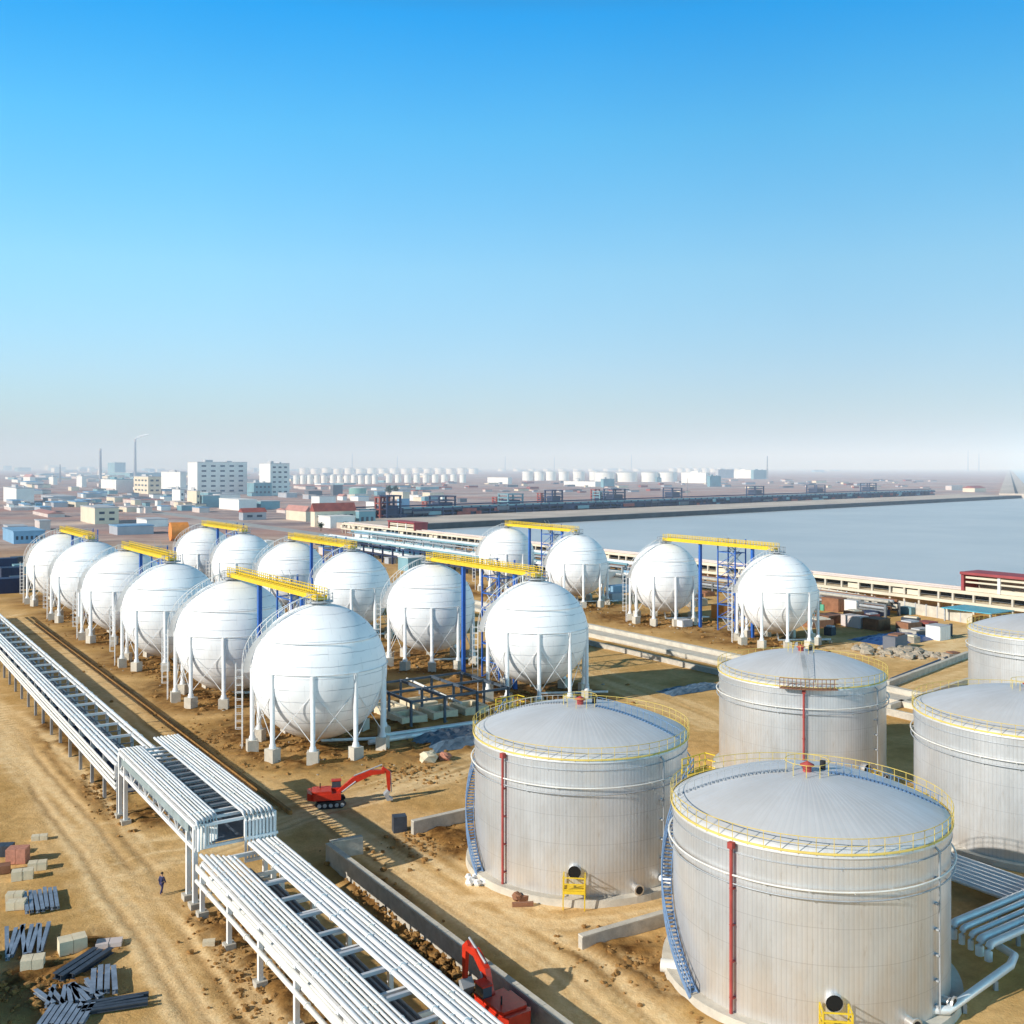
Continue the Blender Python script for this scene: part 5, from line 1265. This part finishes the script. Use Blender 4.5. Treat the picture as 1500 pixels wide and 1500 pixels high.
for a in ((560, 766, 6, 16, 'rust', 'dark red steel tower at the near end of the navy rack'), (572, 766, 9, 17, 'navy', 'navy steel tower right beside the red tower'), (627, 750, 6, 8, 'rust', 'small red tower where the navy rack begins'),
          (648, 752, 14, 13, 'navy', 'broad navy tower on the rack right of the small red tower'), (729, 744, 6, 9, 'rust', 'red tower on the middle of the navy rack'),
          (748, 747, 14, 13, 'bteal', 'teal steel tower on the middle of the navy rack'), (811, 741, 11, 14, 'navy', 'navy tower carrying a pale top on the rack'), (793, 738, 5, 10, 'rust', 'small red tower left of the pale topped one'),
          (880, 737, 10, 11, 'bteal', 'teal tower on the rack below the broad white tanks'), (900, 738, 14, 14, 'navy', 'wide navy tower below the broad white tanks'), (872, 734, 6, 12, 'rust', 'red tower left of the wide navy one'),
          (985, 731, 14, 12, 'navy', 'navy tower below the large white hall'), (1106, 727, 14, 12, 'navy', 'navy tower on the rack below the thin mast'), (1195, 724, 16, 12, 'navy', 'navy tower near the right end of the rack'),
          (1272, 722, 14, 13, 'navy', 'last navy tower at the right end of the rack')):
    tower(*a)

# orange drum, dark stacks, pipe racks behind the left row
t = thing('orange_drum', 'big orange drum on its side beyond the far left spheres', 'drum', G(262, 792), 0.5)
MB().tube([(-4, 0, 4.4), (4, 0, 4.4)], 4.4, 24).build('drum_body', M['orange'], t)
for x in (-3, 3): MB().box((x, 0, 0.8), (0.8, 6, 1.8)).build('saddle', M['brown'], t)
for i, (px, py, m, hgt) in enumerate(((12, 868, 'navy', 4), (32, 862, 'beamd', 3.5), (16, 850, 'navy', 4), (34, 840, 'bteal', 3), (10, 835, 'navy', 4), (30, 828, 'beamd', 3))):
    container(px, py, (6, 5, hgt), m, 'dark stacked crate beyond the far left sphere, %s' % ['nearest at the left edge', 'nearest beside the sphere leg', 'middle one at the left edge', 'middle teal one beside the sphere', 'far one at the left edge', 'far one beside the sphere'][i], cat='crate', name='stacked_crate')
def far_rack(label, a, b0, b1, w, h, m, pm=('lagging', 'bteal', 'lagging')):
    t = thing('plant_rack', label, 'pipe rack', S(a, b0), TH); L = b1 - b0; mb = MB()
    for k in range(int(L / 8) + 1):
        for x in (-w / 2, w / 2): MB().box((x, k * 8, h / 2), (0.5, 0.5, h)).build('post', M[m], t)
    for z in (h * .5, h):
        for x in (-w / 2, w / 2): mb.box((x, L / 2, z - .15), (.4, L, .4))
    mb.build('beams', M[m], t)
    for k in range(6):
        x = -w / 2 + w * (k + .5) / 6; z = h + 0.5 if k % 2 else h * .5 + .5
        MB().tube([(x, 0, z), (x, L, z)], 0.4, 6).build('pipe', M[pm[k % 3]], t)
far_rack('dark plant pipe rack beyond the middle row, the nearer one', 172, 250, 400, 7, 6, 'navy')
far_rack('grey plant pipe rack beyond the middle row, the farther one beside the service road', 196, 230, 420, 8, 6, 'grey')
far_rack('low grey pipe rack between the right-hand row and the shore gallery', 207, 150, 330, 5, 3.0, 'midgrey', ('grey', 'concrete', 'brown'))
q = random.Random(5)
for i in range(26):
    a = q.uniform(150, 203); b = q.uniform(215, 420); dd = (q.uniform(3, 9), q.uniform(3, 8), q.uniform(1.5, 4.5)); p = S(a, b)
    t = thing('plant_box', 'small equipment shed among the clutter beyond the middle row of spheres', 'equipment', p, TH, 'equipment clutter beyond the middle row')
    MB().box((0, 0, dd[2] / 2), dd).build('body', M[q.choice(['bwhite', 'bgrey', 'bblue', 'bteal', 'roofdark', 'bpink', 'brown'])], t)
    MB().box((0, 0, dd[2] + 0.1), (dd[0] + .4, dd[1] + .4, .2)).build('lid', M[q.choice(['roofgrey', 'bblue', 'roofdark', 'bwhite'])], t)

for i in range(40):
    a = q.uniform(168, 216); b = q.uniform(95, 215); dd = (q.uniform(1.5, 6), q.uniform(1.5, 5), q.uniform(0.6, 2.6)); p = S(a, b)
    t = thing('yard_box', 'small dull crate or machine among the yard clutter along the shore gallery', 'equipment', p, TH + q.uniform(-.3, .3), 'yard clutter along the shore gallery')
    m = q.choice(['brown', 'rust', 'beamd', 'concrete', 'bgrey', 'roofdark', 'brown', 'stone'])
    MB().box((0, 0, dd[2] / 2), dd).build('body', M[m], t); MB().box((dd[0] * .1, 0, dd[2] + .12), (dd[0] * .6, dd[1] * .8, .25)).build('lid', M[q.choice(['roofgrey', 'brown', 'bcream'])], t)
# trees by the cream house
def tree(px, py, h, label):
    t = thing('tree', label, 'tree', G(px, py)); q = random.Random(int(px)); mb = MB()
    mb.tube([(0, 0, 0), (0.1, 0, h * .4), (0.2, .1, h * .75)], [h * .05, h * .035, h * .015], 7)
    for k in range(5): a = k * 1.3; mb.tube([(0.05, 0, h * (.3 + .07 * k)), (h * .22 * math.cos(a), h * .22 * math.sin(a), h * (.5 + .07 * k))], [h * .02, h * .008], 5)
    mb.build('trunk', M['bark'], t); mb = MB()
    for k in range(900):
        u = q.random() ** .5; a = q.uniform(0, 2 * PI); ph = q.uniform(-1, 1); r = h * .36 * u * (0.75 + .35 * math.sin(3 * a + ph * 4))
        c = Vector((r * math.cos(a) * math.sqrt(1 - ph * ph), r * math.sin(a) * math.sqrt(1 - ph * ph), h * .66 + r * ph * .95)); s = h * q.uniform(.02, .05)
        d1 = Vector((q.gauss(0, 1), q.gauss(0, 1), q.gauss(0, 1))).normalized(); d2 = d1.orthogonal().normalized()
        mb.add([c + d1 * s, c + d2 * s, c - d1 * s, c - d2 * s], [(0, 1, 2, 3)])
    mb.build('crown', M['leaf'], t)
tree(570, 728, 14, 'dark green tree left of the small cream house, the left of two'); tree(580, 727, 13, 'dark green tree close against the small cream house, the right of two')
tree(470, 778, 5, 'small green shrub-like tree in front of the white low shed by the road'); tree(506, 777, 5, 'small green shrub-like tree at the corner of the dark red roofed building')

# ------------------------------------------------------------------ haze: a thin real layer of scattering air over the far land and sea
m, nt, b = newmat('haze'); L = nt.links; nt.nodes.remove(b)
v = nt.nodes.new('ShaderNodeVolumeScatter'); v.inputs['Color'].default_value = (0.60, 0.74, 0.93, 1); v.inputs['Density'].default_value = 0.00026; v.inputs['Anisotropy'].default_value = -0.2
L.new(v.outputs[0], nt.nodes['Material Output'].inputs['Volume'])
mb = MB(); mb.box((0, 10180, 128), (24000, 19600, 260)); hz = mb.build('haze', m); tag(hz, kind='structure')

# ------------------------------------------------------------------ light, sky, camera
SUN_EL, SUN_A = math.radians(26.2), math.radians(31.0)
to_sun = Vector((-math.cos(SUN_A) * math.cos(SUN_EL), -math.sin(SUN_A) * math.cos(SUN_EL), math.sin(SUN_EL)))
sd = bpy.data.lights.new('sun', 'SUN'); sd.energy = 5.0; sd.angle = math.radians(0.5); sd.color = (1.0, 0.95, 0.86)
so = bpy.data.objects.new('sun', sd); C.objects.link(so); so.rotation_euler = (-to_sun).to_track_quat('-Z', 'Y').to_euler()
w = bpy.data.worlds.new('World'); bpy.context.scene.world = w; w.use_nodes = True; nt = w.node_tree; L = nt.links
bg = nt.nodes['Background']; sky = nt.nodes.new('ShaderNodeTexSky'); sky.sky_type = 'NISHITA'; sky.sun_disc = False
sky.sun_elevation = SUN_EL; sky.sun_rotation = -math.atan2(to_sun.x, to_sun.y); sky.altitude = 0; sky.air_density = 1.0; sky.dust_density = 0.6; sky.ozone_density = 2.0
tc = nt.nodes.new('ShaderNodeTexCoord'); sep = nt.nodes.new('ShaderNodeSeparateXYZ'); L.new(tc.outputs['Generated'], sep.inputs[0])
rp = ramp(nt, [(0.0, (0.58, 0.65, 0.82)), (0.03, (0.60, 0.69, 0.88)), (0.089, (0.70, 0.88, 1.06)), (0.186, (0.76, 1.18, 1.26)), (0.307, (0.45, 1.36, 1.56)), (0.404, (0.15, 1.28, 1.80)), (0.48, (0.35, 0.62, 0.85)), (0.6, (0.26, 0.25, 0.30)), (0.8, (0.22, 0.17, 0.19)), (1.0, (0.20, 0.15, 0.16))])
L.new(sep.outputs['Z'], rp.inputs['Fac'])
mx = mixcol(nt, 1.0, sky.outputs[0], rp.outputs['Color'], 'MULTIPLY'); lf = smooth(nt, sep.outputs['X'], -0.6, 0.05); wv = noise(nt, tc.outputs['Generated'], 3.0, 4, 0.55); vr = ramp(nt, [(0.3, (0.965, 0.975, 0.985)), (0.7, (1.035, 1.025, 1.01))]); L.new(wv, vr.inputs['Fac']); mx = mixcol(nt, 1.0, mx, vr.outputs['Color'], 'MULTIPLY'); mx = mixcol(nt, lf, mixcol(nt, 1.0, mx, (0.80, 0.86, 0.86), 'MULTIPLY'), mx); L.new(mx, bg.inputs['Color']); bg.inputs['Strength'].default_value = 0.15

cam = bpy.data.cameras.new('camera'); co = bpy.data.objects.new('camera', cam); C.objects.link(co)
co.location = (0, 0, H); co.rotation_euler = (math.radians(90), 0, 0)
cam.sensor_width = 36; cam.sensor_fit = 'HORIZONTAL'; cam.lens = 36.0 * F / 1500.0; cam.shift_y = -(750 - HZ) / 1500.0
cam.clip_start = 0.5; cam.clip_end = 40000
sc = bpy.context.scene; sc.camera = co
sc.view_settings.view_transform = 'Standard'; sc.view_settings.look = 'None'; sc.view_settings.exposure = 0
sc.cycles.volume_bounces = 3; sc.cycles.max_bounces = 6
